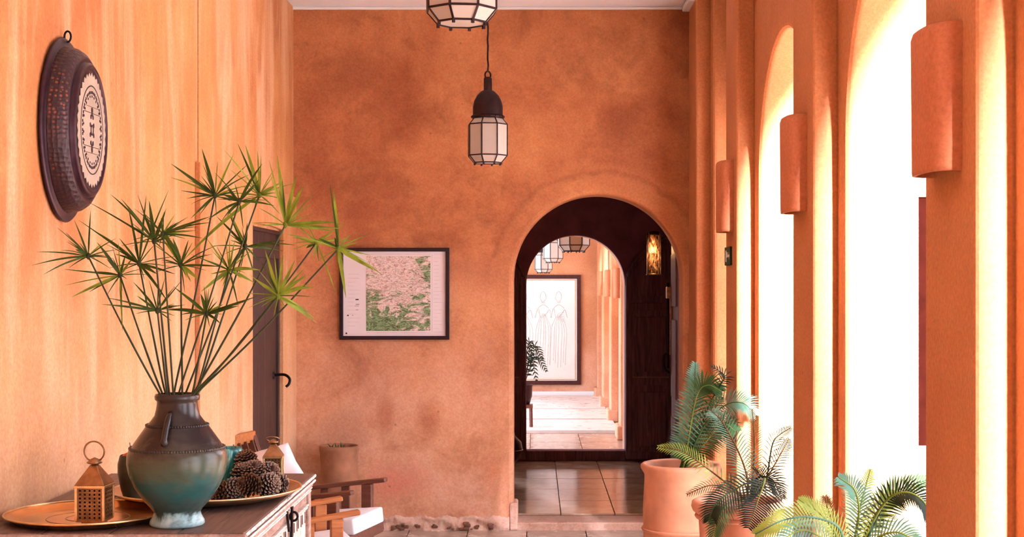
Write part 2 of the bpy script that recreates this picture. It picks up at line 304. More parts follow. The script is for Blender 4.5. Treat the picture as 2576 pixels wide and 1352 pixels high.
# ------------------------------------------------------------------ mesh helpers
class MB:
    def __init__(s): s.v = []; s.f = []; s.sm = []; s.dissolve = False
    def add(s, vs, fs, smooth=False):
        o = len(s.v); s.v += [tuple(p) for p in vs]
        s.f += [tuple(i+o for i in f) for f in fs]; s.sm += [smooth]*len(fs); return s
    def box(s, x0, x1, y0, y1, z0, z1, M=None):
        vs = [Vector(p) for p in ((x0,y0,z0),(x1,y0,z0),(x1,y1,z0),(x0,y1,z0),(x0,y0,z1),(x1,y0,z1),(x1,y1,z1),(x0,y1,z1))]
        if M is not None: vs = [M @ p for p in vs]
        return s.add(vs, [(0,3,2,1),(4,5,6,7),(0,1,5,4),(1,2,6,5),(2,3,7,6),(3,0,4,7)])
    def bar(s, a, b, w, h=None, up=(0,0,1)):
        a, b = Vector(a), Vector(b); h = h or w; t = (b-a).normalized()
        u = Vector(up); u = (u - t*u.dot(t))
        if u.length < 1e-4: u = Vector((1,0,0)) - t*t.x
        u.normalize(); r = t.cross(u)
        vs = []
        for p in (a, b):
            for i, j in ((-1,-1),(1,-1),(1,1),(-1,1)): vs.append(p + r*(i*w/2) + u*(j*h/2))
        return s.add(vs, [(0,1,2,3),(7,6,5,4),(0,4,5,1),(1,5,6,2),(2,6,7,3),(3,7,4,0)])
    def tube(s, pts, r, n=8, cap=True, smooth=True):
        pts = [Vector(p) for p in pts]; N = len(pts); rs = r if hasattr(r, '__len__') else [r]*N
        vs = []; prev = None
        for i, p in enumerate(pts):
            t = (pts[min(i+1, N-1)] - pts[max(i-1, 0)]).normalized()
            if prev is None:
                prev = t.cross(Vector((0,0,1)))
                if prev.length < 1e-3: prev = t.cross(Vector((1,0,0)))
            q = prev - t*prev.dot(t); q.normalize(); prev = q; w = t.cross(q)
            for k in range(n):
                a = 2*PI*k/n; vs.append(p + (q*math.cos(a) + w*math.sin(a))*rs[i])
        fs = []
        for i in range(N-1):
            for k in range(n):
                a = i*n+k; b = i*n+(k+1) % n; fs.append((a, b, b+n, a+n))
        if cap: fs.append(tuple(range(n-1, -1, -1))); fs.append(tuple((N-1)*n+k for k in range(n)))
        return s.add(vs, fs, smooth)
    def lathe(s, prof, n=40, M=None, smooth=True, a0=0.0, a1=2*PI, sx=1.0):
        full = abs(a1-a0-2*PI) < 1e-6; m = n if full else n+1
        vs = []; fs = []
        for (r, z) in prof:
            for k in range(m):
                a = a0+(a1-a0)*k/n; p = Vector((r*math.cos(a)*sx, r*math.sin(a), z))
                vs.append(M @ p if M is not None else p)
        for i in range(len(prof)-1):
            for k in range(n):
                a = i*m+k; b = i*m+(k+1) % m; fs.append((a, b, b+m, a+m))
        return s.add(vs, fs, smooth)
    def disc(s, r, z, n=40, M=None, sx=1.0):
        vs = [Vector((r*math.cos(2*PI*k/n)*sx, r*math.sin(2*PI*k/n), z)) for k in range(n)]
        if M is not None: vs = [M @ p for p in vs]
        return s.add(vs, [tuple(range(n))])
    def mesh(s, name):
        me = bpy.data.meshes.new(name); me.from_pydata(s.v, [], s.f)
        me.polygons.foreach_set('use_smooth', s.sm); me.update(); return me
    def build(s, name, mat, parent=None, bevel=0.0, seg=2, recalc=True, loc=None, rotz=0.0, ang=35):
        me = s.mesh(name)
        if recalc:
            bm = bmesh.new(); bm.from_mesh(me); bmesh.ops.remove_doubles(bm, verts=bm.verts, dist=1e-5)
            bmesh.ops.recalc_face_normals(bm, faces=bm.faces)
            if s.dissolve: bmesh.ops.dissolve_limit(bm, angle_limit=math.radians(0.5), verts=bm.verts, edges=bm.edges)
            bm.to_mesh(me); bm.free()
        me.materials.append(mat)
        return put(name, me, parent, bevel, seg, loc, rotz, ang)
def put(name, me, parent=None, bevel=0.0, seg=2, loc=None, rotz=0.0, ang=35):
    o = bpy.data.objects.new(name, me); COL.objects.link(o)
    if parent is not None: o.parent = parent
    if loc is not None: o.location = loc
    if rotz: o.rotation_euler[2] = rotz
    if bevel:
        b = o.modifiers.new('bevel', 'BEVEL'); b.width = bevel; b.segments = seg; b.limit_method = 'ANGLE'; b.angle_limit = math.radians(ang)
    return o
def tag(o, label, cat, group=None, kind=None):
    o['label'] = label; o['category'] = cat
    if group: o['group'] = group
    if kind: o['kind'] = kind
    return o
def thing(name, label, cat, loc=(0,0,0), rotz=0.0, group=None):
    o = bpy.data.objects.new(name, None); COL.objects.link(o); o.location = loc; o.rotation_euler[2] = rotz
    o.empty_display_size = 0.05
    return tag(o, label, cat, group)
def struct(o, label, cat): return tag(o, label, cat, kind='structure')
def kids(o): return [c for c in bpy.data.objects if c.parent == o]
def copy_tree(o, parent=None):
    c = o.copy(); COL.objects.link(c); c.parent = parent
    for ch in kids(o): copy_tree(ch, c)
    return c
def spline(pts, n=8):
    pts = [Vector(p) for p in pts]
    if len(pts) == 2: return [pts[0].lerp(pts[1], i/n) for i in range(n+1)]
    q = [pts[0]*2-pts[1]] + pts + [pts[-1]*2-pts[-2]]; out = []
    for i in range(1, len(q)-2):
        p0, p1, p2, p3 = q[i-1:i+3]
        for k in range(n):
            t = k/n
            out.append(0.5*((2*p1)+(p2-p0)*t+(2*p0-5*p1+4*p2-p3)*t*t+(3*p1-p0-3*p2+p3)*t**3))
    out.append(pts[-1]); return out

def arch_wall(s0, s1, z0, z1, t0, t1, ops, to3, nseg=28):
    """wall along s from s0..s1, height z0..z1, thickness t0..t1, openings (centre, halfwidth, springz, rise, bottomz); to3(s,t,z)->xyz"""
    mb = MB(); ops = sorted(ops)
    def quad(a, b, c, d): mb.add([to3(*a), to3(*b), to3(*c), to3(*d)], [(0,1,2,3)])
    cur = s0
    cols = []
    for (c, hw, zs, rise, zb) in ops:
        cols.append((cur, c-hw, zs)); cur = c+hw
    cols.append((cur, s1, ops[-1][2] if ops else z1))
    for t in (t0, t1):
        for i, (a, b, zs) in enumerate(cols):
            zz = [z0]
            lv = sorted(set([ops[i-1][4]] if i > 0 else []) | set([ops[i][4]] if i < len(ops) else []) | set([ops[i-1][2]] if i > 0 else []) | set([ops[i][2]] if i < len(ops) else []))
            zz += [z for z in lv if z > z0+1e-6] + [z1]
            for k in range(len(zz)-1): quad((a,t,zz[k]), (b,t,zz[k]), (b,t,zz[k+1]), (a,t,zz[k+1]))
        for (c, hw, zs, rise, zb) in ops:
            if zb > z0+1e-6: quad((c-hw,t,z0), (c+hw,t,z0), (c+hw,t,zb), (c-hw,t,zb))
            for k in range(nseg):
                a = PI-PI*k/nseg; b = PI-PI*(k+1)/nseg
                xa, za = c+hw*math.cos(a), zs+rise*math.sin(a); xb, zb2 = c+hw*math.cos(b), zs+rise*math.sin(b)
                quad((xa,t,za), (xb,t,zb2), (xb,t,z1), (xa,t,z1))
    for (c, hw, zs, rise, zb) in ops:
        for sg in (-1, 1): quad((c+sg*hw,t0,zb), (c+sg*hw,t1,zb), (c+sg*hw,t1,zs), (c+sg*hw,t0,zs))
        if zb > z0+1e-6: quad((c-hw,t0,zb), (c+hw,t0,zb), (c+hw,t1,zb), (c-hw,t1,zb))
        o = len(mb.v)
        for k in range(nseg):
            a = PI-PI*k/nseg; b = PI-PI*(k+1)/nseg
            xa, za = c+hw*math.cos(a), zs+rise*math.sin(a); xb, zb2 = c+hw*math.cos(b), zs+rise*math.sin(b)
            mb.add([to3(xa,t0,za), to3(xb,t0,zb2), to3(xb,t1,zb2), to3(xa,t1,za)], [(0,1,2,3)], True)
        if zb <= z0+1e-6: pass
    for s in (s0, s1):
        zz = sorted({z0, z1} | {o_[2] for o_ in ops[:1] if s == s0} | {o_[2] for o_ in ops[-1:] if s == s1} | {o_[4] for o_ in (ops[:1] if s == s0 else ops[-1:])})
        for k in range(len(zz)-1): quad((s,t0,zz[k]), (s,t1,zz[k]), (s,t1,zz[k+1]), (s,t0,zz[k+1]))
    mb.dissolve = True
    return mb

# ------------------------------------------------------------------ room measures
D = 10.286; XL = -1.743; XP, XWL, XO = 1.105, 1.205, 1.498; H = 3.763
YB = -6.6
PILS = [(3.588, 4.063), (5.69, 6.14), (7.85, 8.29), (9.83, D)]
PILS = [(3.588-2.11*k, 4.063-2.11*k) for k in range(4, 0, -1)] + PILS
SPZ, RISE = 2.34, 0.665
# right arcade wall
ops = []
for (a, b) in zip(PILS[:-1], PILS[1:]):
    lo, hi = a[1]+0.13, b[0]-0.13
    ops.append(((lo+hi)/2, (hi-lo)/2, SPZ, RISE, 0.0))
B0, B1 = PILS[6][1]+0.13, PILS[7][0]-0.13
ops = ops[:-1]
wr = arch_wall(YB, B0, 0, H, XWL, XO, ops, lambda s, t, z: (t, s, z)).build('wall_right', PL_ARC, bevel=0.03, seg=3)
struct(wr, 'orange plaster arcade wall with tall round arches open to daylight', 'wall')
MB().box(XWL, XO, B1, D, 0, H).build('corner_pier', PL_ARC, wr, bevel=0.03, seg=3)
arch_wall(B0-0.1, B1+0.1, 0, H, XO-0.02, XO+0.16, [((B0+B1)/2, 0.62, 2.34, 0.62, 0.0)], lambda s, t, z: (t, s, z)).build('recess_wall', PL_ARC, wr, bevel=0.02)
for (a, b) in PILS:
    MB().box(XP, XWL+0.01, a, b, 0, H).build('pilaster', PL_ARC, wr, bevel=0.018, seg=3)
# left wall: thick, with door recess and raised plaster panel
wl = MB()
DY0, DY1, DZ = 8.70, 9.76, 2.13
wl.box(XL-0.3, XL, YB, DY0, 0, H); wl.box(XL-0.3, XL, DY1, D, 0, H); wl.box(XL-0.3, XL, DY0, DY1, DZ, H); wl.box(XL-0.3, XL-0.07, DY0, DY1, 0, DZ)
wlo = MB(); wlo = wl.build('wall_left', PL_LEFT, recalc=False)
struct(wlo, 'sunlit orange plaster wall with pale vertical streaks and a plank door', 'wall')
rp = arch_wall(7.335, D, 0, 2.392, XL, XL+0.028, [((DY0+DY1)/2, (DY1-DY0)/2, DZ, 0.02, 0.0)], lambda s, t, z: (t, s, z)).build('raised_panel', PL_LEFT, wlo, bevel=0.012)
MB().box(XL, XL+0.007, 7.39, D, 2.392, H).build('raised_panel', PL_LEFT, wlo, bevel=0.008)
# end wall
AX, AHW, AZS = 0.454, 0.607, 1.808
we = arch_wall(XL-0.3, XO, 0, H, D, D+0.31, [(AX, AHW, AZS, AHW, 0.0)], lambda s, t, z: (s, t, z), 40).build('wall_end', PL_END, bevel=0.035, seg=3)
struct(we, 'mottled burnt orange plaster end wall with a round arched doorway', 'wall')
wb = MB().box(XL-0.3, XO, YB-0.3, YB, 0, H).build('wall_back', PL_END)
struct(wb, 'orange plaster wall behind the viewer', 'wall')
ce = MB().box(XL-0.3, XO, YB-0.3, D+0.31, H, H+0.3).build('ceiling', CEIL)
struct(ce, 'plain white painted ceiling', 'ceiling')
# small white corbels where the ceiling meets each pilaster
cv = MB().box(XP-0.05, XWL, PILS[-1][0]-0.0, D, H-0.035, H).build('trim_1', CEIL, bevel=0.01); struct(cv, 'white ceiling trim above the corner pilaster', 'trim')
cv = MB().box(XL, XP-0.05, D-0.03, D, H-0.02, H).build('trim_2', CEIL, bevel=0.006); struct(cv, 'white ceiling trim along the end wall', 'trim')
# floor and tiles
fl = MB().box(XL-0.3, XO, YB-0.3, D+0.31, -0.25, -0.012).build('floor', GROUT); struct(fl, 'pale square tiled gallery floor', 'floor')
def tiles(parent, x0, x1, y0, y1, tw, tl, z, mat, gap=0.007, th=0.03):
    me = MB().box(-tw/2+gap/2, tw/2-gap/2, -tl/2+gap/2, tl/2-gap/2, -th, 0).mesh('floor_tile'); me.materials.append(mat)
    nx = max(1, round((x1-x0)/tw)); ny = max(1, round((y1-y0)/tl))
    for i in range(nx):
        for j in range(ny):
            o = put('floor_tile', me, parent); o.location = (x0+(i+0.5)*(x1-x0)/nx, y0+(j+0.5)*(y1-y0)/ny, z+random.uniform(-0.0015, 0.0015))
            o.scale = ((x1-x0)/nx/tw, (y1-y0)/ny/tl, 1); o.rotation_euler = (random.uniform(-1, 1)*0.002, random.uniform(-1, 1)*0.002, 0)
tiles(fl, XL, XWL, 2.4, D, 0.42, 0.62, 0.0, TILE)
MB().box(XL, XWL, YB, 2.39, -0.03, -0.001).build('floor_slab', TILE, fl)
MB().box(XWL, XO, YB, D, -0.03, -0.001).build('arcade_sill', TILE, fl)
# worn plinth at foot of end wall
pl = MB(); n = 150; m_ = 6; x0, x1 = XL, AX-AHW-0.03; vs = []; fs = []
for i in range(n+1):
    hgt = 0.098+0.008*math.sin(i*0.37)+random.uniform(-0.004, 0.004)
    for k in range(m_+1):
        vs.append((x0+(x1-x0)*i/n, D-0.016-0.007*math.sin(i*0.21+k)-random.uniform(0, 0.009)*(k < m_), hgt*k/m_))
    vs.append((x0+(x1-x0)*i/n, D+0.01, hgt+0.004))
for i in range(n):
    for k in range(m_+1):
        a_ = i*(m_+2)+k; fs.append((a_, a_+m_+2, a_+m_+3, a_+1))
pl.add(vs, fs, True)
po = pl.build('baseboard_end', BASEP); struct(po, 'chipped pale plaster plinth at foot of the end wall', 'baseboard')
for px, py, w, h in ((1012, 1326, 28, 13), (1050, 1328, 16, 10), (1092, 1326, 14, 9), (1132, 1331, 24, 6), (1165, 1325, 26, 15), (1195, 1329, 22, 9), (1236, 1326, 22, 12), (988, 1330, 14, 8)):
    q = MB(); c = W(px, py, D-0.03)
    for k in range(5):
        ox, oz = random.uniform(-w, w)/2/350, random.uniform(-h, h)/2/350; s = random.uniform(0.5, 1)*h/350*0.8
        q.box(c.x+ox-s*0.8, c.x+ox+s*0.8, D-0.036, D-0.01, max(0.004, c.z+oz-s*0.5), c.z+oz+s*0.5)
    q.build('bared_stone', CHIP, po, bevel=0.008)
MB().box(AX-AHW-0.03, AX-AHW+0.03, D-0.02, D+0.2, 0, 0.2).build('plinth_block', BASEP, po, bevel=0.015)
MB().box(AX-AHW+0.005, AX+AHW, D-0.01, D+0.31, -0.05, 0.058).build('door_step', BASEP, we, bevel=0.012)

# ------------------------------------------------------------------ vestibule
V0, V1 = D+0.31, 13.8; VXL, VXR, VZ = -0.65, 1.42, 2.72; VF = 0.071
AX2, AHW2, AZS2 = 0.391, 0.475, 1.769
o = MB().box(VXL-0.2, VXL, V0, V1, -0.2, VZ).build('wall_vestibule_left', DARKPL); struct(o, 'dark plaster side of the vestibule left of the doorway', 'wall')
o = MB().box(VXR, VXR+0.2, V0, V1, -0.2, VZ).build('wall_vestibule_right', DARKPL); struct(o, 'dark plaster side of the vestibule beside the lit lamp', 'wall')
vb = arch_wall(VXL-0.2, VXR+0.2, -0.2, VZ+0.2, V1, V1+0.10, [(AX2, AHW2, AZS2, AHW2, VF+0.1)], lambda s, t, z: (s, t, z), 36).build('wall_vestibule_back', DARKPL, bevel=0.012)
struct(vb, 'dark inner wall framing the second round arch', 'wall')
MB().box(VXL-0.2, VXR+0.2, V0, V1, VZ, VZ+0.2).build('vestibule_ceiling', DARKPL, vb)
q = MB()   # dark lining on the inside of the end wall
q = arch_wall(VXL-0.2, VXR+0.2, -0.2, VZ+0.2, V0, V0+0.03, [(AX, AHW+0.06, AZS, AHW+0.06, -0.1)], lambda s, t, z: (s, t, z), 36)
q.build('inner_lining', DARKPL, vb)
vf = MB().box(VXL, VXR, V0, V1, -0.2, VF-0.012).build('floor_vestibule', GROUT); struct(vf, 'glossy tiled floor of the dark vestibule', 'floor')
tiles(vf, AX2-0.40*2.5, AX2+0.40*2.5, V0, V1, 0.40, 0.60, VF, TILEV)
# ------------------------------------------------------------------ far gallery
G0, G1 = V1+0.10, 22.75; GXP, GXW, GXO = 0.973, 1.073, 1.37
o = arch_wall(XL, 2.6, -0.2, H, G0, G0+0.45, [(AX2, AHW2+0.01, AZS2, AHW2+0.01, 0.03)], lambda s, t, z: (s, t, z), 36).build('wall_far_near', PL_FAR, bevel=0.012)
struct(o, 'orange jamb of the second arch lit from the far gallery', 'wall')
GY0 = G0+0.45
GP = [(GY0, GY0+0.3), (16.3, 16.72), (18.4, 18.82), (20.5, 20.92), (22.4, G1)]
ops = []
for (a, b) in zip(GP[:-1], GP[1:]):
    lo, hi = a[1]+0.13, b[0]-0.13; ops.append(((lo+hi)/2, (hi-lo)/2, SPZ, RISE, 1.95))
gr = arch_wall(GY0, G1, 0, H, GXW, GXO, ops, lambda s, t, z: (t, s, z)).build('wall_far_right', PL_FAR, bevel=0.03, seg=3)
struct(gr, 'orange arcade wall of the far gallery', 'wall')
for (a, b) in GP:
    MB().box(GXP, GXW+0.01, a, b, 0, H).build('pilaster', PL_FAR, gr, bevel=0.018)
    MB().box(GXP-0.04, GXW, a-0.02, b+0.02, 0, 0.16).build('pilaster_base', PL_FAR, gr, bevel=0.015)
o = MB().box(XL-0.3, GXO, G1, G1+0.3, 0, H).build('wall_far_end', PL_FAR); struct(o, 'orange end wall of the far gallery behind the tall picture', 'wall')
o = arch_wall(GY0, G1, 0, H, XL-0.3, XL, [(15.9, 1.0, SPZ, RISE, 0.0), (18.2, 1.0, SPZ, RISE, 0.0), (20.5, 1.0, SPZ, RISE, 0.0)], lambda s, t, z: (t, s, z)).build('wall_far_left', PL_FAR, bevel=0.03); struct(o, 'orange left wall of the far gallery, unseen arches added for light', 'wall')  # arches in this unseen wall are added to brighten the far gallery
o = MB().box(XL-0.3, GXO, G0, G1+0.3, H, H+0.3).build('ceiling_far', CEIL); struct(o, 'white ceiling of the far gallery', 'ceiling')
gf = MB().box(XL-0.3, GXO, G0, G1+0.3, -0.25, -0.012).build('floor_far', GROUT); struct(gf, 'shiny tiled far gallery floor, daylight bands laid as pale slabs', 'floor')
tiles(gf, XL, GXW, GY0, 17.0, 0.55, 0.9, 0.0, TILE)
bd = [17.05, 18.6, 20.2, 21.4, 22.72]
for a, b in zip(bd[:-1], bd[1:]): MB().box(XL, GXP+0.03, a+0.11, b-0.11, -0.02, 0.03).build('daylight_band', FLOORLIT, gf, bevel=0.006)  # daylight bands modelled as pale slabs, the dark gaps as pier shadows
o = MB().box(XL, GXP, G1-0.03, G1, 0, 0.08).build('baseboard_far', CEIL, bevel=0.008); struct(o, 'white baseboard below the tall picture', 'baseboard')
o = MB().box(AX2-AHW2, AX2+AHW2, V1-0.02, V1+0.14, VF, VF+0.098).build('threshold', DOORW, vb, bevel=0.008)
MB().box(AX2-AHW2, AX2+AHW2, V1+0.14, GY0, -0.05, 0.10).build('stone_sill', TILE, vb, bevel=0.01)

# ------------------------------------------------------------------ garden outside
o = MB().box(XO, 45, -25, 60, -0.3, -0.03).build('floor_garden', GRASSG); struct(o, 'pale ground outside the arches', 'ground')
gw = thing('garden_wall', 'red brown garden wall glimpsed beyond the nearest full arch', 'wall', (0, 0, 0))
MB().box(3.4, 14, 16.0, 16.4, -0.03, 2.75).build('wall_body', REDW, gw); MB().box(3.35, 14.05, 15.95, 16.45, 2.75, 2.87).build('coping', TERRA, gw, bevel=0.02)
tr = thing('garden_tree', 'blossoming tree glimpsed through the nearest arch, high up', 'tree', (3.75, 12.6, -0.03))
MB().tube([(0,0,0),(0.05,0,1.4),(-0.05,0.05,2.6),(0.05,0,3.8)], [0.12,0.1,0.08,0.04]).build('trunk', BARK, tr)
def leafcloud(c, R, n, size):
    mb = MB()
    for i in range(n):
        d = Vector((random.gauss(0,1), random.gauss(0,1), random.gauss(0,1))).normalized()*R*random.random()**0.4
        p = Vector(c)+d; a = Vector((random.gauss(0,1), random.gauss(0,1), random.gauss(0,1))).normalized(); b = a.orthogonal().normalized()
        s = size*random.uniform(0.6, 1.2)
        mb.add([p-a*s, p+b*s*0.45, p+a*s, p-b*s*0.45], [(0,1,2,3)])
    return mb
leafcloud((0,0,4.2), 0.95, 900, 0.07).build('crown', TREEL, tr, recalc=False)['kind'] = 'stuff'
leafcloud((0,0,4.25), 1.0, 500, 0.06).build('blossom', BLOSS, tr, recalc=False)['kind'] = 'stuff'
print('STRUCTURE DONE')
#@@OBJECTS
# ------------------------------------------------------------------ plank door in the left wall
dr = thing('door_1', 'dark plank door in the sunlit left wall, behind the papyrus', 'door', (0, 0, 0)); dr['kind'] = 'structure'
nb = 5
for i in range(nb):
    a = DY0+0.02+(DY1-DY0-0.04)*i/nb; b = DY0+0.02+(DY1-DY0-0.04)*(i+1)/nb-0.004
    MB().box(XL-0.069, XL-0.018, a, b, 0.02, DZ-0.02).build('plank', DOORL, dr, bevel=0.004)
q = MB().box(XL-0.069, XL+0.028, DY0, DY0+0.02, 0.0, DZ).box(XL-0.069, XL-0.0, DY1-0.02, DY1, 0, DZ).box(XL-0.069, XL+0.0, DY0, DY1, DZ-0.025, DZ)
q.build('door_frame', DOORL, dr, bevel=0.004)
MB().box(XL-0.018, XL+0.004, DY0+0.02, DY1-0.02, DZ-0.19, DZ-0.10).build('ledge', DOORL, dr, bevel=0.004)
q = MB(); hb = W(695, 945, 9.62)
q.tube(spline([(XL-0.02, 9.62, hb.z), (XL+0.06, 9.60, hb.z+0.006), (XL+0.098, 9.59, hb.z-0.02), (XL+0.095, 9.585, hb.z-0.055), (XL+0.075, 9.58, hb.z-0.075)], 6), 0.0095, 8)
hd = q.build('door_handle', IRON, dr)
MB().lathe([(0.0, 0.012), (0.022, 0.010), (0.028, 0.0)], 16, Matrix.Translation((XL-0.016, 9.62, hb.z)) @ Matrix.Rotation(PI/2, 4, 'Y')).build('rosette', IRON, hd)

# ------------------------------------------------------------------ vestibule door leaves
def arched_leaf(name, label, hinge, sgn, width, zb, zs, y0, th, parent_kind=True):
    """half leaf folded back 180 degrees: low at the hinge, high at the outer stile"""
    t = thing(name, label, 'door'); 
    def top(u, inset=0.0):   # u from hinge 0..width
        return zs+math.sqrt(max(0.0, width**2-(width-u)**2))-inset
    def slab(u0, u1, z0, z1, ya, yb, inset, n=12):
        mb = MB(); vs = []
        us = [u0+(u1-u0)*k/n for k in range(n+1)]
        for y in (ya, yb):
            for u in us:
                x = hinge+sgn*u; zt = min(z1, max(z0+0.001, top(u, inset)))
                vs += [(x, y, z0), (x, y, zt)]
        m = 2*(n+1); fs = []
        for k in range(n):
            a = 2*k; fs += [(a, a+2, a+3, a+1), (m+a+1, m+a+3, m+a+2, m+a), (a+1, a+3, m+a+3, m+a+1), (a, m+a, m+a+2, a+2)]
        fs += [(0, 1, m+1, m), (2*n, m+2*n, m+2*n+1, 2*n+1)]
        return mb.add(vs, fs)
    slab(0, width, zb, 9, y0, y0+th, 0.0, 20).build('leaf_board', DOORW, t, bevel=0.004)
    st = 0.055
    MB().box(*sorted((hinge, hinge+sgn*st)), y0-0.014, y0, zb, zs+0.1).build('stile', DOORW, t, bevel=0.004)
    MB().box(*sorted((hinge+sgn*(width-st), hinge+sgn*width)), y0-0.014, y0, zb, zs+width-0.01).build('stile', DOORW, t, bevel=0.004)
    for z in (zb, 0.80, 1.52):
        MB().box(*sorted((hinge+sgn*st, hinge+sgn*(width-st))), y0-0.014, y0, z, z+0.075).build('rail', DOORW, t, bevel=0.006)
    # arched head moulding
    pts = []
    for k in range(13):
        u = 0.02+(width-0.04)*(k/12)**1.4; pts.append((hinge+sgn*u, y0-0.006, top(u, 0.03)))
    MB().tube(pts, 0.017, 6).build('head_moulding', DOORW, t)
    ins = st+0.03
    for z0, z1 in ((zb+0.12, 0.74), (0.93, 1.46), (1.66, 9)):
        slab(ins, width-ins, z0, z1, y0-0.016, y0, 0.10).build('raised_panel', DOORW, t, bevel=0.008)
    MB().box(*sorted((hinge+sgn*(st+0.01), hinge+sgn*(width-st-0.01))), y0-0.02, y0-0.002, 0.875, 0.883).build('metal_strip', BRASSD, t)
    return t
arched_leaf('door_leaf', 'dark panelled door leaf folded back right of the second arch, near the lit lamp', AX2+AHW2+0.005, 1, 0.475, VF+0.02, AZS2-0.02, V1-0.055, 0.05)
arched_leaf('door_leaf', 'dark panelled door leaf folded back left of the second arch', AX2-AHW2-0.005, -1, 0.475, VF+0.02, AZS2-0.02, V1-0.055, 0.05)
# first-arch leaf, standing open square to the wall on the right
dl = thing('door_leaf', 'dark door leaf standing open edge-on inside the first arch, with bolt and latch', 'door')
xh = AX+AHW+0.005; y0, y1 = V0+0.04, V0+0.60
mb = MB(); vs = []; n = 16
for x in (xh, xh+0.05):
    for k in range(n+1):
        u = (y1-y0)*k/n; vs += [(x, y0+u, VF+0.02), (x, y0+u, AZS-0.02+math.sqrt(max(0, 0.56**2-(0.56-u)**2)))]
m = 2*(n+1); fs = []
for k in range(n):
    a = 2*k; fs += [(a, a+2, a+3, a+1), (m+a+1, m+a+3, m+a+2, m+a), (a+1, a+3, m+a+3, m+a+1), (a, m+a, m+a+2, a+2)]
fs += [(0, 1, m+1, m), (2*n, m+2*n, m+2*n+1, 2*n+1)]
mb.add(vs, fs).build('leaf_board', DOORW, dl, bevel=0.004)
for z0, z1 in ((0.2, 0.75), (0.9, 1.5), (1.6, 2.0)):
    MB().box(xh-0.014, xh, y0+0.1, y1-0.1, z0, z1).build('raised_panel', DOORW, dl, bevel=0.006)
MB().box(xh-0.022, xh-0.002, y1-0.085, y1-0.035, 1.22, 1.72).build('bolt_plate', BRASSD, dl, bevel=0.003)
MB().tube([(xh-0.03, y1-0.06, 1.12), (xh-0.03, y1-0.06, 1.78)], 0.012, 8).build('bolt_rod', IRON, dl)
MB().box(xh-0.045, xh, y1-0.10, y1-0.02, 1.66, 1.75).build('bolt_keeper', BRASSD, dl, bevel=0.004)
MB().tube(spline([(xh-0.01, y1-0.06, 1.24), (xh-0.06, y1-0.06, 1.22), (xh-0.06, y1-0.06, 1.12), (xh-0.02, y1-0.06, 1.08)], 6), 0.011, 8).build('pull_handle', IRON, dl)

# ------------------------------------------------------------------ lit lamp in the vestibule
lp = thing('wall_lamp', 'lit mottled glass cylinder lamp glowing in the dark vestibule', 'lamp', (1.0, 12.05, 1.86))
MB().lathe([(0.060, 0.0), (0.060, 0.33)], 24).build('glass_cylinder', AMBER, lp, recalc=False)
MB().lathe([(0.0, -0.012), (0.066, -0.012), (0.066, 0.0), (0.0, 0.0)], 24).build('bottom_cap', BRASSD, lp)
MB().lathe([(0.064, 0.325), (0.064, 0.345), (0.03, 0.36), (0.0, 0.362)], 24).build('top_cap', LANT, lp)
for k in range(4):
    a = PI/4+k*PI/2; MB().bar((0.064*math.cos(a), 0.064*math.sin(a), -0.01), (0.064*math.cos(a), 0.064*math.sin(a), 0.345), 0.006).build('upright', LANT, lp)
MB().bar((0.06, 0, 0.30), (0.42, 0, 0.30), 0.02).build('wall_bracket', LANT, lp)
MB().lathe([(0.0, 0.10), (0.016, 0.11), (0.022, 0.14), (0.014, 0.17), (0.0, 0.18)], 12).build('bulb', BULB, lp)
lpl = bpy.data.lights.new('lamp_light', 'POINT'); lpl.energy = 7.0; lpl.color = (1.0, 0.5, 0.2); lpl.shadow_soft_size = 0.03
lo = bpy.data.objects.new('lamp_light', lpl); COL.objects.link(lo); lo.parent = lp; lo.location = (-0.03, -0.09, 0.2)
# dark jar by the left leaf
MBJ = MB().lathe([(0.0, 0.0), (0.06, 0.0), (0.115, 0.06), (0.138, 0.14), (0.125, 0.21), (0.07, 0.265), (0.06, 0.285), (0.07, 0.295), (0.05, 0.29), (0.045, 0.25), (0.0, 0.24)], 28)
jr = thing('round_jar', 'dark round jar on the vestibule floor beside the left leaf', 'jar', (-0.255, 13.52, VF+0.003))
MBJ.build('jar_body', PLUM, jr)
MB().tube([(0.139*math.cos(k*PI/12), 0.139*math.sin(k*PI/12), 0.135) for k in range(25)], 0.005, 6, cap=False).build('rim_band', BRASSD, jr)

# ------------------------------------------------------------------ sconces
def sconce(name, label, xp, yc, z0, z1, hw=0.15, pr=0.082, group='plaster wall sconces on the arcade pilasters'):
    t = thing(name, label, 'wall light', (xp, yc, z0), 0, group)
    n = 20; hh = z1-z0; mb = MB(); vs = []; th = 0.012
    def prof(k, inset, grow):
        a = -PI/2+PI*k/n; c = max(0.0, math.cos(a)); s = math.sin(a)
        return (-(pr*grow-inset)*c**0.6, (hw*grow-inset)*(abs(s)**0.8)*(1 if s >= 0 else -1))
    rings = [(0.0, th, 0.985), (0.0, 0.0, 0.985), (0.012, 0.0, 1.0), (hh-0.02, 0.0, 1.03), (hh-0.004, 0.005, 1.03), (hh, th, 1.03), (hh-0.03, th, 1.02), (0.03, th, 0.99)]
    for z, ins, g in rings:
        for k in range(n+1):
            x, y = prof(k, ins, g); vs.append((x, y, z))
    fs = []
    for r in range(len(rings)):
        r2 = (r+1) % len(rings)
        for k in range(n): fs.append((r*(n+1)+k, r*(n+1)+k+1, r2*(n+1)+k+1, r2*(n+1)+k))
    mb.add(vs, fs, True).build('shade', PL_SCON, t)
    MB().box(-0.006, 0.0, -hw+0.02, hw-0.02, 0.03, hh-0.03).build('back_plate', PL_SCON, t)
    MB().lathe([(0.0, 0.12), (0.016, 0.12), (0.016, 0.17), (0.022, 0.20), (0.02, 0.24), (0.0, 0.255)], 12, Matrix.Translation((-0.035, 0, 0))).build('lamp_bulb', PANE, t)
    return t
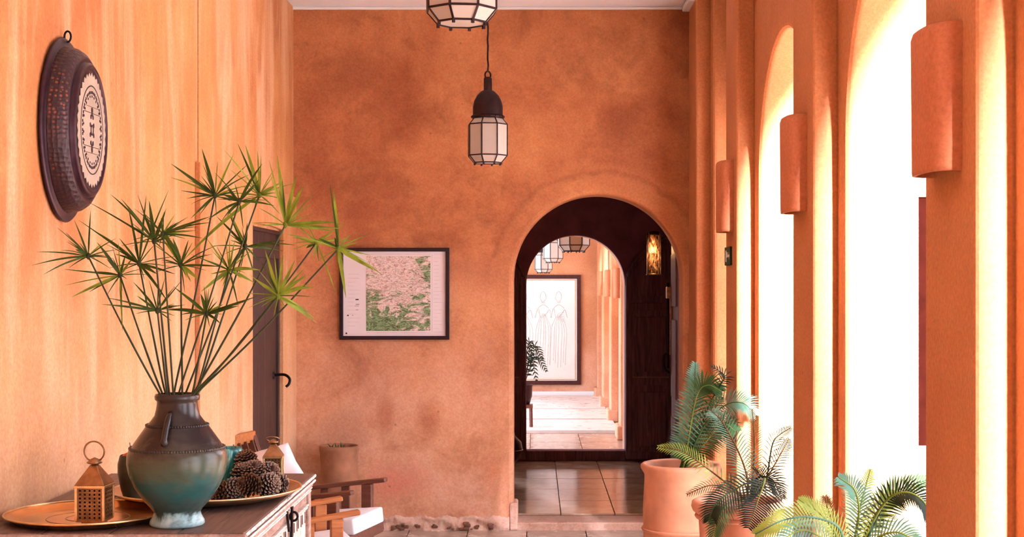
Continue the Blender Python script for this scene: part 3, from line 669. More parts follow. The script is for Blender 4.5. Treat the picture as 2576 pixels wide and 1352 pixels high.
SZ0, SZ1 = EYE+0.304, EYE+0.703
sconce('wall_sconce', 'large plaster sconce on the nearest pilaster, at the right edge', XP, 3.84, EYE+0.300, EYE+0.690, 0.14, 0.08)
sconce('wall_sconce', 'plaster sconce on the middle pilaster, second from the end wall', XP, 5.95, SZ0, SZ1, 0.138, 0.078)
sconce('wall_sconce', 'plaster sconce on the far pilaster, above the small exit sign', XP, 8.09, SZ0, SZ1, 0.138, 0.078)
for i, (a, b) in enumerate(GP[1:4]):
    sconce('wall_sconce', ['nearest sconce of the far gallery seen through both arches', 'middle sconce of the far gallery seen through both arches', 'farthest sconce of the far gallery beside the tall picture'][i], GXP, (a+b)/2, EYE-0.14, EYE+0.21, 0.13, 0.07, 'sconces of the far gallery')
# exit sign
sg = thing('exit_sign', 'small dark green sign with pale pictogram on the far pilaster', 'sign', (XP, 8.14, EYE+0.117))
MB().box(-0.012, 0.0, -0.115, 0.115, 0, 0.105).build('sign_panel', SIGNG, sg, bevel=0.003)
q = MB()
q.box(-0.014, -0.012, -0.02, 0.02, 0.045, 0.075); q.box(-0.014, -0.012, 0.03, 0.06, 0.02, 0.085); q.box(-0.014, -0.012, -0.09, -0.03, 0.047, 0.06)
q.add([(-0.0135, -0.10, 0.0535), (-0.0135, -0.075, 0.078), (-0.0135, -0.075, 0.029)], [(0, 1, 2)])
q.build('pictogram', SIGNW, sg)

# ------------------------------------------------------------------ hanging lanterns
def make_lantern(name, label, loc, cord_top, s=1.0, group=None, dome=True):
    t = thing(name, label, 'lantern', loc, PI/8+0.12, group)
    R = 0.132*s
    def ring(r, z): return [Vector((r*math.cos(2*PI*k/8), r*math.sin(2*PI*k/8), z)) for k in range(8)]
    r0, r1, r2, r3 = ring(0.69*R, 0.0), ring(R, 0.046*s), ring(R, 0.25*s), ring(0.74*R, 0.292*s)
    lev = [r0, r1, r2, r3]
    fb = MB()
    for L in lev:
        for k in range(8): fb.bar(L[k], L[(k+1) % 8], 0.0075*s)
    for A, B in zip(lev[:-1], lev[1:]):
        for k in range(8): fb.bar(A[k], B[k], 0.0075*s)
    for k in range(8): fb.bar(r0[k]+Vector((0,0,-0.014*s)), r0[k]+Vector((0,0,0.004*s)), 0.009*s)
    fb.build('frame', LANT, t, recalc=False)
    for A, B in zip(lev[:-1], lev[1:]):
        for k in range(8):
            k2 = (k+1) % 8; ctr = (A[k]+A[k2]+B[k]+B[k2])/4; nrm = (A[k2]-A[k]).cross(B[k]-A[k]).normalized()
            ps = [p+(ctr-p)*0.03 for p in (A[k], A[k2], B[k2], B[k])]
            mb = MB().add([p-nrm*0.002 for p in ps]+[p+nrm*0.001 for p in ps], [(0,1,2,3),(7,6,5,4),(0,4,5,1),(1,5,6,2),(2,6,7,3),(3,7,4,0)])
            mb.build('pane', PANE, t)
    MB().add([p*0.97 for p in r0]+[p*0.97+Vector((0,0,0.003)) for p in r0], [tuple(range(7,-1,-1)), tuple(range(8,16))]+[(k, (k+1) % 8, 8+(k+1) % 8, 8+k) for k in range(8)]).build('bottom_pane', PANE, t)
    z = 0.292*s
    if dome:
        MB().lathe([(0.0, z), (0.104*s, z), (0.110*s, z+0.008*s), (0.104*s, z+0.02*s), (0.1*s, z+0.022*s)], 32).build('collar', LANT, t)
        for k in range(20):
            a = 2*PI*k/20; MB().lathe([(0.0, z+0.003*s), (0.007*s, z+0.01*s), (0.0, z+0.017*s)], 6, Matrix.Translation((0.107*s*math.cos(a), 0.107*s*math.sin(a), 0))).build('collar_bead', LANT, t)
        MB().lathe([(0.099*s, z+0.02*s), (0.099*s, z+0.075*s), (0.090*s, z+0.115*s), (0.072*s, z+0.15*s), (0.045*s, z+0.178*s), (0.028*s, z+0.186*s), (0.0, z+0.187*s)], 32).build('dome', LANT, t)
        MB().lathe([(0.028*s, z+0.18*s), (0.027*s, z+0.262*s), (0.022*s, z+0.272*s), (0.0, z+0.275*s)], 20).build('neck', LANT, t)
        top = z+0.27*s
        MB().tube([(0.021*s*math.cos(a), 0, top+0.016*s+0.025*s*math.sin(a)) for a in [k*PI/10 for k in range(21)]], 0.0055*s, 6, cap=False).build('hanging_ring', LANT, t)
        top += 0.036*s
    else: top = z
    L = cord_top-loc[2]
    pts = [(0.004*math.sin(k*2.1), 0.004*math.cos(k*1.7), top+(L-top)*k/14) for k in range(15)]
    MB().tube(pts, 0.006*s, 7).build('cord', LANT, t)
    MB().lathe([(0.0, L-0.03), (0.03, L-0.028), (0.05, L-0.004), (0.05, L)], 20).build('ceiling_rose', LANT, t)
    return t
make_lantern('hanging_lantern', 'white glass octagonal lantern with dark dome hanging nearer the end wall', (-0.311, 9.42, EYE+310*9.42/F), H, 1.0, 'octagonal lanterns of the gallery')
make_lantern('hanging_lantern', 'large white octagonal lantern cut off by the top of the picture', (-0.269, 5.24, EYE+662*5.24/F), H, 1.0, 'octagonal lanterns of the gallery')
for px, py, d, s, lab in ((1443, 632, 14.95, 1.28, 'nearest hanging lantern of the far gallery, at the top of the inner arch'), (1391, 660, 18.6, 1.0, 'middle hanging lantern of the far gallery, between two others'), (1367, 686, 21.2, 1.02, 'farthest hanging lantern, above the tall pale picture')):
    c = W(px, py, d); make_lantern('hanging_lantern', lab, c, H, s, 'lanterns of the far gallery')

# ------------------------------------------------------------------ framed map on the end wall
fm = thing('framed_map', 'framed relief map in a thin black frame on the end wall', 'picture')
def wx(px): return (px-VX)*D/F
def wz(py): return EYE-(py-VY)*D/F
def frame(t, x0, x1, z0, z1, yb, yf, w, mat):
    MB().box(x0, x1, yf, yb, z1-w, z1).build('frame_rail', mat, t, bevel=0.003); MB().box(x0, x1, yf, yb, z0, z0+w).build('frame_rail', mat, t, bevel=0.003)
    MB().box(x0, x0+w, yf, yb, z0+w, z1-w).build('frame_rail', mat, t, bevel=0.003); MB().box(x1-w, x1, yf, yb, z0+w, z1-w).build('frame_rail', mat, t, bevel=0.003)
frame(fm, wx(855), wx(1131), wz(855), wz(624), D-0.002, D-0.032, 0.027, FRAMEB)
MB().box(wx(860), wx(1126), D-0.016, D-0.004, wz(850), wz(629)).build('map_sheet', PAPER, fm)
pm = MB().box(wx(922), wx(1083), D-0.0175, D-0.016, wz(833), wz(645)).build('printed_map', MAPM, fm)
q = MB()
for (px, py, w, h) in ((899, 754, 8, 3), (900, 766, 9, 1.2), (899, 780, 6, 1), (876, 794, 4, 3), (888, 794, 2, 1.5), (872, 839, 4, 4), (898, 770, 10, .8)):
    q.box(wx(px-w/2), wx(px+w/2), D-0.0172, D-0.016, wz(py+h/2), wz(py-h/2))
q.build('printed_mark', INK, fm)
q = MB()
for k in range(22):
    y = 640+k*9.3; q.box(wx(1092), wx(1092+random.uniform(10, 24)), D-0.0170, D-0.016, wz(y+0.7), wz(y)) 
for k in range(14):
    y = 690+k*10; q.box(wx(876), wx(876+random.uniform(15, 36)), D-0.0170, D-0.016, wz(y+0.7), wz(y))
q.box(wx(922), wx(1083), D-0.0170, D-0.016, wz(838), wz(837)); q.box(wx(922), wx(1083), D-0.0170, D-0.016, wz(641), wz(640)); q.box(wx(1087), wx(1087.8), D-0.0170, D-0.016, wz(838), wz(640))
q.build('printed_lines', GREYINK, fm)

# ------------------------------------------------------------------ tall drawing in the far gallery
tp = thing('tall_picture', 'tall pale line drawing of robed figures in a dark frame, far gallery', 'picture')
def gx(px): return (px-VX)*G1/F
def gz(py): return EYE-(py-VY)*G1/F
frame(tp, gx(1268), gx(1461), gz(968), gz(692), G1-0.003, G1-0.05, 0.062, FRAMEBR)
MB().box(gx(1272), gx(1457), G1-0.02, G1-0.005, gz(964), gz(697)).build('drawing_sheet', PAPER2, tp)
x0, x1, z0, z1 = gx(1268)+0.062, gx(1461)-0.062, gz(968)+0.062, gz(692)-0.062
q = MB()
q.box(x0+0.02, x1-0.02, G1-0.023, G1-0.02, z0+0.015, z0+0.025).box(x0+0.02, x1-0.02, G1-0.023, G1-0.02, z1-0.025, z1-0.015).box(x1-0.03, x1-0.02, G1-0.023, G1-0.02, z0+0.02, z1-0.02).box(x0+0.02, x0+0.03, G1-0.023, G1-0.02, z0+0.02, z1-0.02)
q.build('gilt_fillet', GILT, tp)
q = MB()
def stroke(pts, r=0.004):
    q.tube(spline([Vector((gx(a), G1-0.0215, gz(b))) for a, b in pts], 4), r, 4)
for cx, sc in ((1366, 1.0), (1405, 0.9), (1318, 0.95)):
    stroke([(cx-6, 740), (cx-7, 752), (cx, 760), (cx+7, 752), (cx+6, 740), (cx, 734), (cx-6, 740)])
    stroke([(cx-4, 762), (cx+5, 762)]); stroke([(cx-12, 775), (cx-3, 768), (cx+4, 768), (cx+14, 776)])
    stroke([(cx-20, 800), (cx-12, 776), (cx-6, 800), (cx+8, 790), (cx+16, 780), (cx+22, 800)])
    for k in range(7):
        a = cx-20+k*6.5+random.uniform(-1.5, 1.5)
        stroke([(cx-6+k*2, 792+random.uniform(-4, 6)), (a+2, 830), (a, 870+random.uniform(0, 30)), (a-1, 900+random.uniform(0, 25))], 0.0028)
for k in range(6): stroke([(1402, 790+k*3), (1418+k, 786+k*5)], 0.0028)
q.build('pencil_lines', PENCIL, tp)

# ------------------------------------------------------------------ pot by the end wall
wp = thing('wall_pot', 'tall weathered clay pot standing against the end wall below the map', 'pot', ((853-VX)*10.11/F, 10.11, 0.0))
MB().lathe([(0.0, 0.0), (0.098, 0.0), (0.112, 0.06), (0.125, 0.3), (0.130, 0.50), (0.134, 0.575), (0.140, 0.60), (0.140, 0.625), (0.128, 0.632), (0.118, 0.62), (0.114, 0.56)], 36).build('pot_body', POTW, wp)
MB().disc(0.116, 0.585, 24).build('soil', SOIL, wp)
for k in range(9):
    a = random.uniform(0, 6.28); r = random.uniform(0.02, 0.1)
    b = Vector((r*math.cos(a), r*math.sin(a), 0.58)); tpz = b+Vector((random.uniform(-0.05, 0.05), random.uniform(-0.04, 0.02), random.uniform(0.04, 0.09)))
    MB().tube([b, (b+tpz)/2+Vector((0.005, 0, 0)), tpz], [0.004, 0.007, 0.001], 5).build('sprig', CYC, wp)

# ------------------------------------------------------------------ chest
CX0, CX1, CY0, CY1, CZ = XL+0.032, -0.886, 4.37, 5.77, 1.001
ch = thing('carved_chest', 'old dark wooden chest with limed carved front and iron hasp', 'chest', (0, 0, 0))
MB().box(CX0+0.02, CX1-0.03, CY0+0.03, CY1-0.03, 0.12, CZ-0.03).build('chest_body', CHESTP, ch, bevel=0.004)
npk = 4
for i in range(npk):
    a = CX0+(CX1-CX0)*i/npk; b = CX0+(CX1-CX0)*(i+1)/npk-0.003
    MB().box(a, b, CY0, CY1, CZ-0.034, CZ).build('top_plank', CHESTW, ch, bevel=0.004)
for x in (CX0+0.06, CX1-0.09):
    for y in (CY0+0.06, CY1-0.12):
        MB().box(x-0.035, x+0.035, y, y+0.07, 0, 0.12).build('foot', CHESTP, ch, bevel=0.006)
XF = CX1-0.03
for z0, z1, pr, mt in ((CZ-0.046, CZ-0.035, 0.026, CHESTP), (CZ-0.056, CZ-0.049, 0.024, CHESTL), (CZ-0.068, CZ-0.061, 0.020, CHESTL), (CZ-0.108, CZ-0.070, 0.008, CHESTP), (CZ-0.118, CZ-0.110, 0.018, CHESTL), (CZ-0.129, CZ-0.122, 0.014, CHESTL), (CZ-0.36, CZ-0.131, 0.004, CHESTL), (CZ-0.372, CZ-0.36, 0.012, CHESTP)):
    MB().box(XF, XF+pr, CY0+0.03, CY1-0.03, z0, z1).build('carved_band', mt, ch, bevel=0.003)
for k in range(14):
    y = CY0+0.09+k*0.0945
    MB().box(XF+0.003, XF+0.006, y-0.014, y+0.014, CZ-0.178, CZ-0.142).build('slot', SLOT, ch)
    MB().bar((XF+0.006, y-0.03, CZ-0.182), (XF+0.006, y-0.03, CZ-0.138), 0.006).build('slot_bead', CHESTP, ch)
for k in range(5):
    y = CY0+0.2+k*0.27
    MB().lathe([(0.06, 0.0), (0.06, 0.008), (0.045, 0.008), (0.045, 0.0)], 24, Matrix.Translation((XF+0.003, y, CZ-0.30)) @ Matrix.Rotation(PI/2, 4, 'Y'), a0=PI/2, a1=PI*1.5).build('carved_arch', CHESTP, ch)
# corner posts (front left and right) and carved lip along the near edge
MB().box(XF-0.02, XF+0.018, CY1-0.085, CY1-0.03, 0.12, CZ-0.034).build('corner_post', CHESTP, ch, bevel=0.004)
MB().box(XF-0.02, XF+0.018, CY0+0.03, CY0+0.085, 0.12, CZ-0.034).build('corner_post', CHESTP, ch, bevel=0.004)
def worn_strip(a, b, out, zc, h, pr, mat, name, n=60):
    """moulded edge with nibbled outline running from a to b, proud along out"""
    a, b, out = Vector(a), Vector(b), Vector(out); mb = MB(); vs = []; fs = []
    for i in range(n+1):
        p = a.lerp(b, i/n); q = pr*random.uniform(0.55, 1.1); dz = random.uniform(-0.0025, 0.0025)
        for (o_, z_) in ((0, zc-h/2), (q*0.8, zc-h/2+0.003), (q, zc+dz), (q*0.7, zc+h/2-0.003+dz), (0, zc+h/2)): vs.append((p.x+out.x*o_, p.y+out.y*o_, z_))
    for i in range(n):
        for k in range(5):
            x0_, x1_ = i*5+k, i*5+(k+1) % 5; fs.append((x0_, x1_, x1_+5, x0_+5))
    fs += [tuple(range(5)), tuple(n*5+k for k in range(5))]
    return mb.add(vs, fs).build(name, mat, ch)
worn_strip((CX0, CY0, 0), (CX1, CY0, 0), (0, -1, 0), CZ-0.012, 0.018, 0.010, CHESTP, 'worn_edge')
worn_strip((CX1, CY0, 0), (CX1, CY1, 0), (1, 0, 0), CZ-0.009, 0.012, 0.007, CHESTL, 'worn_edge')
worn_strip((CX1, CY0, 0), (CX1, CY1, 0), (1, 0, 0), CZ-0.028, 0.010, 0.005, CHESTL, 'worn_edge')
hy = 5.22
hs = MB().bar((XF+0.03, hy, CZ-0.05), (XF+0.028, hy, CZ-0.175), 0.022, 0.008, up=(1, 0, 0)).build('hasp', IRON, ch)
MB().tube([(XF+0.036+0.014*math.sin(a), hy, CZ-0.085+0.016*math.cos(a)) for a in [k*PI/8 for k in range(17)]], 0.005, 6, cap=False).build('hasp_ring', IRON, hs)
MB().bar((XF+0.02, hy-0.05, CZ-0.06), (XF+0.024, hy-0.03, CZ-0.135), 0.008).build('hasp_pin', IRON, hs)

# ------------------------------------------------------------------ vase
vs_ = thing('ceramic_vase', 'large glazed vase, dark brown above and turquoise below, holding papyrus', 'vase', ((446-VX)*4.52/F, 4.52, CZ+0.001))
S = 4.52/F
prof = [(0.0, 0.0), (64, 0), (68, 5), (67, 12), (60, 24), (57, 34), (66, 46), (84, 66), (104, 96), (119, 130), (124, 158), (123, 180), (117, 194), (112, 198), (106, 208), (92, 228), (78, 248), (66, 262), (56, 276), (52, 292), (50, 306), (50, 312), (55, 316), (56, 324), (53, 330), (47, 331), (43, 326), (42, 310), (46, 280), (20, 270), (0, 268)]
MB().lathe([(r*S, z*S) for r, z in prof], 64).build('vase_body', VASE, vs_)
def beads(r, z, n, br, name):
    mb = MB()
    for k in range(n):
        a = 2*PI*k/n; mb.lathe([(0.0, -br), (br*0.8, -br*0.6), (br, 0), (br*0.8, br*0.6), (0.0, br)], 6, Matrix.Translation((r*math.cos(a), r*math.sin(a), z)))
    return mb.build(name, VASE, vs_)
beads(115*S, 195*S, 104, 0.0058, 'bead_ring'); beads(75*S, 252*S, 72, 0.0053, 'bead_ring')
for a in (-PI/2-0.06, PI/2-0.06):
    d = Vector((math.cos(a), math.sin(a), 0))
    MB().tube(spline([d*50*S+Vector((0,0,286*S)), d*66*S+Vector((0,0,280*S)), d*88*S+Vector((0,0,252*S)), d*104*S+Vector((0,0,222*S)), d*100*S+Vector((0,0,214*S))], 6), [0.008]*8+[0.010]*10+[0.012]*7, 8).build('handle', VASE, vs_)

# ------------------------------------------------------------------ papyrus
VB = Vector(vs_.location)
UMB = [
 ((222,645), 404, -0.02, 0, [(80,668),(92,634),(152,630),(108,692),(165,585),(187,555),(228,530),(258,612),(268,645),(190,628),(95,664)], 'lowest umbel at the far left, leaves pointing at the wall'),
 ((302,693), 410, 0.08, 0, [(166,718),(180,748),(162,678),(244,610),(298,610),(225,735),(335,648),(308,835),(268,652),(316,640),(240,722)], 'umbel below the basin with one leaf hanging straight down'),
 ((388,608), 428, -0.10, 0, [(279,490),(305,501),(346,490),(375,505),(417,530),(225,510),(330,560),(440,560),(360,540),(430,600)], 'dark umbel right below the basin rim, upright leaves'),
 ((350,664), 420, 0.12, 0, [(199,555),(232,578),(250,588),(368,492),(424,479),(322,520),(290,640),(330,560),(422,760),(395,690),(300,600),(440,690)], 'umbel whose broad leaf rises highest on the left'),
 ((455,668), 458, 0.05, 0, [(385,575),(398,560),(480,710),(465,737),(520,640),(546,618),(502,706),(560,672),(420,640),(474,604),(435,600)], 'umbel straight above the vase mouth at mid height'),
 ((410,590), 435, -0.16, 0, [(500,555),(534,560),(495,580),(450,640),(470,700),(405,548),(510,600),(380,560),(440,540),(530,545)], 'umbel with arching leaves reaching right above the vase'),
 ((396,783), 424, 0.02, 0, [(255,766),(270,750),(335,710),(375,705),(457,706),(440,768),(432,735),(415,700),(320,765),(345,745)], 'low small umbel left above the vase mouth'),
 ((520,790), 488, -0.05, 0, [(440,725),(415,780),(513,720),(505,740),(562,766),(630,755),(652,745),(555,815),(455,792),(547,758),(600,770)], 'low small umbel right above the vase mouth'),
 ((576,680), 487, 0.10, 1, [(520,600),(500,650),(640,712),(505,735),(600,775),(565,742),(530,690),(655,680),(612,640),(592,600),(545,620),(560,722),(480,640)], 'round pale umbel halfway between vase and plank door'),
 ((541,493), 436, 0.06, 0, [(430,412),(430,447),(455,480),(508,375),(548,405),(589,385),(625,412),(627,440),(480,550),(636,465),(600,480),(505,522),(470,500)], 'dark fan-shaped umbel at the top of the bunch'),
 ((602,507), 446, -0.04, 0, [(660,412),(642,470),(560,490),(555,560),(612,577),(690,518),(652,452),(575,480),(520,555),(620,468),(570,545)], 'dark umbel just right of the top fan'),
 ((653,491), 462, 0.10, 1, [(564,378),(598,362),(617,365),(648,380),(657,392),(650,432),(702,463),(690,485),(632,448),(455,662),(720,505),(705,540),(682,470)], 'umbel with one long leaf sweeping down to the left'),
 ((718,566), 498, -0.06, 1, [(677,405),(697,390),(680,440),(710,450),(745,440),(765,468),(793,483),(758,490),(785,512),(868,577),(860,560),(850,585),(820,560),(838,582),(735,500),(705,490),(700,470)], 'bushy yellow green umbel above the plank door'),
 ((617,621), 494, 0.14, 0, [(545,545),(577,540),(565,510),(622,560),(580,605),(717,605),(742,617),(712,632),(642,700),(652,660),(600,700),(570,690)], 'umbel beside the top of the plank door'),
 ((700,745), 500, -0.12, 1, [(657,660),(667,630),(690,640),(712,640),(742,655),(765,677),(792,722),(770,692),(782,747),(790,800),(796,812),(658,772),(625,690),(640,702),(776,716),(748,770)], 'bright yellow green umbel in front of the plank door'),
 ((851,627), 503, -0.02, 1, [(830,465),(839,475),(882,590),(870,750),(962,692),(912,640),(924,660),(850,662),(863,670),(875,625),(802,600),(842,598),(940,680)], 'bright umbel at the far right overlapping the framed map'),
 ((796,611), 505, 0.08, 1, [(790,650),(801,657),(750,600),(760,580),(827,590),(775,570),(722,590),(820,600),(847,742),(770,625)], 'small umbel between plank door and framed map'),
]
def blade(name, c, tip, w, mat, parent, sag):
    c, tip = Vector(c), Vector(tip); L = (tip-c).length; t = (tip-c).normalized()
    side = t.cross(Vector((random.uniform(-0.5, 0.5), -1, random.uniform(-0.3, 0.6)))).normalized(); nr = side.cross(t).normalized()
    n = 8; vs = []
    for k in range(n+1):
        u = k/n; p = c.lerp(tip, u)+Vector((0, 0, 1))*sag*L*math.sin(PI*u)
        hw = w*0.5*min(1.0, 0.35+u*2.6)*(1-u**2.6)+0.0003
        vs += [p-side*hw, p-nr*hw*0.35, p+side*hw]
    fs = []
    for k in range(n):
        a = 3*k; fs += [(a, a+1, a+4, a+3), (a+1, a+2, a+5, a+4)]
    return MB().add(vs, fs, True).build(name, mat, parent, recalc=False)
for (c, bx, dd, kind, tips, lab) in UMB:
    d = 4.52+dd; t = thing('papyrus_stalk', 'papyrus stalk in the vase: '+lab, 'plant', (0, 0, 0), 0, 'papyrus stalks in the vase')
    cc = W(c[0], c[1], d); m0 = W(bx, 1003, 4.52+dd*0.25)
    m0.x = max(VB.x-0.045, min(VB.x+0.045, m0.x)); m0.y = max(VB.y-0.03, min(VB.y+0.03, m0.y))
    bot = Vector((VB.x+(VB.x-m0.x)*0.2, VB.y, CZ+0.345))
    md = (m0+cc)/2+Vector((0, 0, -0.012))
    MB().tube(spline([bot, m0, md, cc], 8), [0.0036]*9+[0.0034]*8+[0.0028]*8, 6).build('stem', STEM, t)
    mt = LEAF_LIT if kind else LEAF
    MB().lathe([(0.0, -0.012), (0.006, -0.006), (0.009, 0.002), (0.005, 0.01), (0.0, 0.012)], 8, Matrix.Translation(cc)).build('umbel_hub', STEM if not kind else LEAF_LIT, t)
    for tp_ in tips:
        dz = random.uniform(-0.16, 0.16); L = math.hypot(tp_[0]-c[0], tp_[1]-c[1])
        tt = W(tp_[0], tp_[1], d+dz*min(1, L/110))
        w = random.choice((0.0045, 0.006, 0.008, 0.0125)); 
        blade('leaf_blade', cc, tt, w, mt if random.random() < 0.85 else (LEAF if kind else LEAF_LIT), t, random.uniform(0.0, 0.05))
    for k in range(11):
        a = random.uniform(0, 2*PI); L = random.uniform(0.05, 0.13)
        tt = cc+Vector((math.cos(a)*L, random.uniform(-0.08, 0.08), math.sin(a)*L*0.7+0.02))
        blade('leaf_blade', cc, tt, 0.0035, mt, t, 0.03)

# ------------------------------------------------------------------ brass tray and lantern on it
ty = thing('brass_tray', 'big round brass tray at the lower left corner of the chest', 'tray', (-1.447, 4.635, CZ+0.001))
MB().lathe([(0.0, 0.004), (0.20, 0.004), (0.225, 0.007), (0.248, 0.020), (0.258, 0.024), (0.262, 0.022), (0.256, 0.018), (0.232, 0.003), (0.2, 0.0), (0.0, 0.0)], 72).build('tray_dish', BRASS, ty)
MB().tube([(0.259*math.cos(k*PI/36), 0.259*math.sin(k*PI/36), 0.024) for k in range(73)], 0.003, 6, cap=False).build('tray_rim', BRASSL, ty)
for r in (0.07, 0.13): MB().tube([(r*math.cos(k*PI/30), r*math.sin(k*PI/30), 0.004) for k in range(61)], 0.0014, 4, cap=False).build('engraved_ring', BRASSD, ty)
def small_lantern(label, loc, rz, s, ringtilt):
    t = thing('brass_lantern', label, 'lantern', loc, rz, 'pierced brass lanterns on the chest')
    w = 0.046*s
    MB().box(-w*0.72, w*0.72, -w*0.72, w*0.72, 0, 0.014*s).build('base', BRASSD, t, bevel=0.002)
    MB().box(-w*1.02, w*1.02, -w*1.02, w*1.02, 0.014*s, 0.02*s).build('base_plate', BRASSD, t, bevel=0.001)
    MB().box(-w*0.86, w*0.86, -w*0.86, w*0.86, 0.02*s, 0.125*s).build('inner_core', INNER, t)
    for sx in (-1, 1):
        for sy in (-1, 1): MB().box(sx*w-0.004*s, sx*w+0.004*s, sy*w-0.004*s, sy*w+0.004*s, 0.018*s, 0.128*s).build('corner_post', BRASSL, t, bevel=0.001)
    for k in range(4):
        M = Matrix.Rotation(k*PI/2, 4, 'Z'); g = MB(); z0, z1 = 0.022*s, 0.124*s; nx, nz = 5, 8
        dx = 2*w*0.88/nx; dz = (z1-z0)/nz
        y = -w*0.97
        for i in range(nx):
            for j in range(nz):
                cx = -w*0.88+dx*(i+0.5); cz = z0+dz*(j+0.5); r = min(dx, dz)*0.42
                ps = [Vector((cx+r*math.cos(a+PI/8), y, cz+r*math.sin(a+PI/8))) for a in [q_*PI/4 for q_ in range(8)]]
                for q_ in range(8): g.bar(M @ ps[q_], M @ ps[(q_+1) % 8], 0.0024*s)
        for i in range(nx+1): g.bar(M @ Vector((-w*0.88+dx*i, y, z0)), M @ Vector((-w*0.88+dx*i, y, z1)), 0.0024*s)
        for j in range(nz+1): g.bar(M @ Vector((-w*0.88, y, z0+dz*j)), M @ Vector((w*0.88, y, z0+dz*j)), 0.0024*s)
        g.build('pierced_panel', BRASSD, t, recalc=False)
    a, b = w*1.12, w*0.26
    z0, z1, z2 = 0.126*s, 0.134*s, 0.198*s
    MB().box(-a, a, -a, a, z0, z1).build('eave', BRASSL, t, bevel=0.001)
    MB().add([(-a,-a,z1),(a,-a,z1),(a,a,z1),(-a,a,z1),(-b,-b,z2),(b,-b,z2),(b,b,z2),(-b,b,z2)], [(0,3,2,1),(4,5,6,7),(0,1,5,4),(1,2,6,5),(2,3,7,6),(3,0,4,7)]).build('roof', BRASSD, t, bevel=0.002)
    MB().lathe([(0.0, 0.196*s), (0.024*s, 0.203*s), (0.026*s, 0.207*s), (0.012*s, 0.218*s), (0.0, 0.223*s)], 20).build('cap', BRASSD, t)
    pts = []
    for k in range(21):
        an = -0.35*PI+1.7*PI*k/20; p = Vector((0.034*s*math.cos(an+0.0), 0, 0.034*s*math.sin(an)+0.034*s))
        pts.append(Matrix.Translation((0, 0, 0.209*s)) @ Matrix.Rotation(ringtilt, 4, 'X') @ p)
    MB().tube(pts, 0.0028*s, 8).build('ring_handle', BRASSD, t)
    return t
small_lantern('pierced brass lantern with ring handle standing on the big brass tray', ((238-VX)*4.50/F, 4.50, CZ+0.006), math.radians(-3), 0.93*4.5/4.42, 0.12)

# ------------------------------------------------------------------ bronze dish with cones
dc = Vector((-1.165, 5.09, CZ+0.001))
ds = thing('bronze_dish', 'wide bronze dish holding pine cones, behind the vase', 'dish', dc)
MB().lathe([(0.0, 0.006), (0.16, 0.006), (0.24, 0.012), (0.31, 0.030), (0.328, 0.038), (0.332, 0.036), (0.312, 0.024), (0.24, 0.004), (0.16, 0.0), (0.0, 0.0)], 72).build('dish_body', BRONZE, ds)
MB().tube([(0.329*math.cos(k*PI/36), 0.329*math.sin(k*PI/36), 0.037) for k in range(73)], 0.0035, 6, cap=False).build('dish_rim', BRASSL, ds)
def pine_cone_mesh(L, R, seed):
    rnd = random.Random(seed); mb = MB(); tips = []; N = 110
    for i in range(N):
        u = (i+0.5)/N; ang = i*2.39996; rr = R*(math.sin(PI*min(1, u*0.92+0.10))**0.7)
        z = L*u; base = Vector((math.cos(ang)*rr*0.45, math.sin(ang)*rr*0.45, z)); out = Vector((math.cos(ang), math.sin(ang), 0.35+0.9*u)).normalized()
        tip = base+out*rr*0.75*rnd.uniform(0.85, 1.1); sd = Vector((-math.sin(ang), math.cos(ang), 0)); up = out.cross(sd)*-1
        w = 0.0085*(0.6+0.6*math.sin(PI*u)); th = 0.0022
        mb.add([base-sd*w*0.5, base+sd*w*0.5, tip+sd*w*0.8, tip-sd*w*0.8, tip-sd*w*0.6+up*th+out*0.002, tip+sd*w*0.6+up*th+out*0.002, base+up*th*1.5, tip+up*th*2.2+out*0.006],
               [(0,1,2,3),(3,2,5,4),(0,3,4,6),(1,6,5,2),(4,5,7),(3,2,7)])
        tips += [0.0, 0.0, 0.75, 0.75, 0.9, 0.9, 0.05, 1.0]
    me = mb.mesh('scales'); at = me.attributes.new('tip', 'FLOAT', 'POINT'); at.data.foreach_set('value', tips)
    me.materials.append(CONES); return me
cmesh = [pine_cone_mesh(0.095, 0.036, 1), pine_cone_mesh(0.085, 0.034, 2)]
ccore = MB().lathe([(0.0, 0.0), (0.016, 0.004), (0.02, 0.04), (0.012, 0.085), (0.0, 0.092)], 10).mesh('core'); ccore.materials.append(CONE)
CN = [((588,1238), 4.88, (0.35, -0.6, 0.15), 'pine cone at the near left of the pile, beside the vase'), ((628,1225), 4.86, (-0.5, -0.7, 0.35), 'pine cone at the front centre of the pile'),
      ((672,1226), 4.92, (0.6, -0.6, 0.3), 'pine cone at the front right of the pile'), ((697,1222), 5.06, (0.9, -0.3, 0.1), 'pine cone at the right end of the pile'),
      ((612,1204), 4.98, (0.1, -0.5, 0.8), 'pine cone under the turquoise bowl side of the pile'), ((640,1192), 4.99, (0.2, -0.6, 0.7), 'pine cone near the top of the pile'),
      ((622,1172), 5.05, (-0.2, -0.5, 0.8), 'topmost pine cone of the pile'), ((676,1196), 5.05, (0.5, -0.6, 0.5), 'pine cone in front of the small brass lantern'),
      ((562,1244), 4.88, (-0.4, -0.8, 0.1), 'pine cone half hidden by the vase belly')]
for i, ((px, py), d, ax, lab) in enumerate(CN):
    c = W(px, py-4, d+0.03); t = thing('pine_cone', lab, 'pine cone', c, 0, 'pine cones in the bronze dish')
    t.rotation_mode = 'QUATERNION'; t.rotation_quaternion = Vector(ax).to_track_quat('Z', 'Y')
    off = Vector((0, 0, -0.045))
    o = put('scales', cmesh[i % 2], t); o.location = off; o['kind'] = 'stuff'; o.rotation_euler[2] = i
    o = put('core', ccore, t); o.location = off
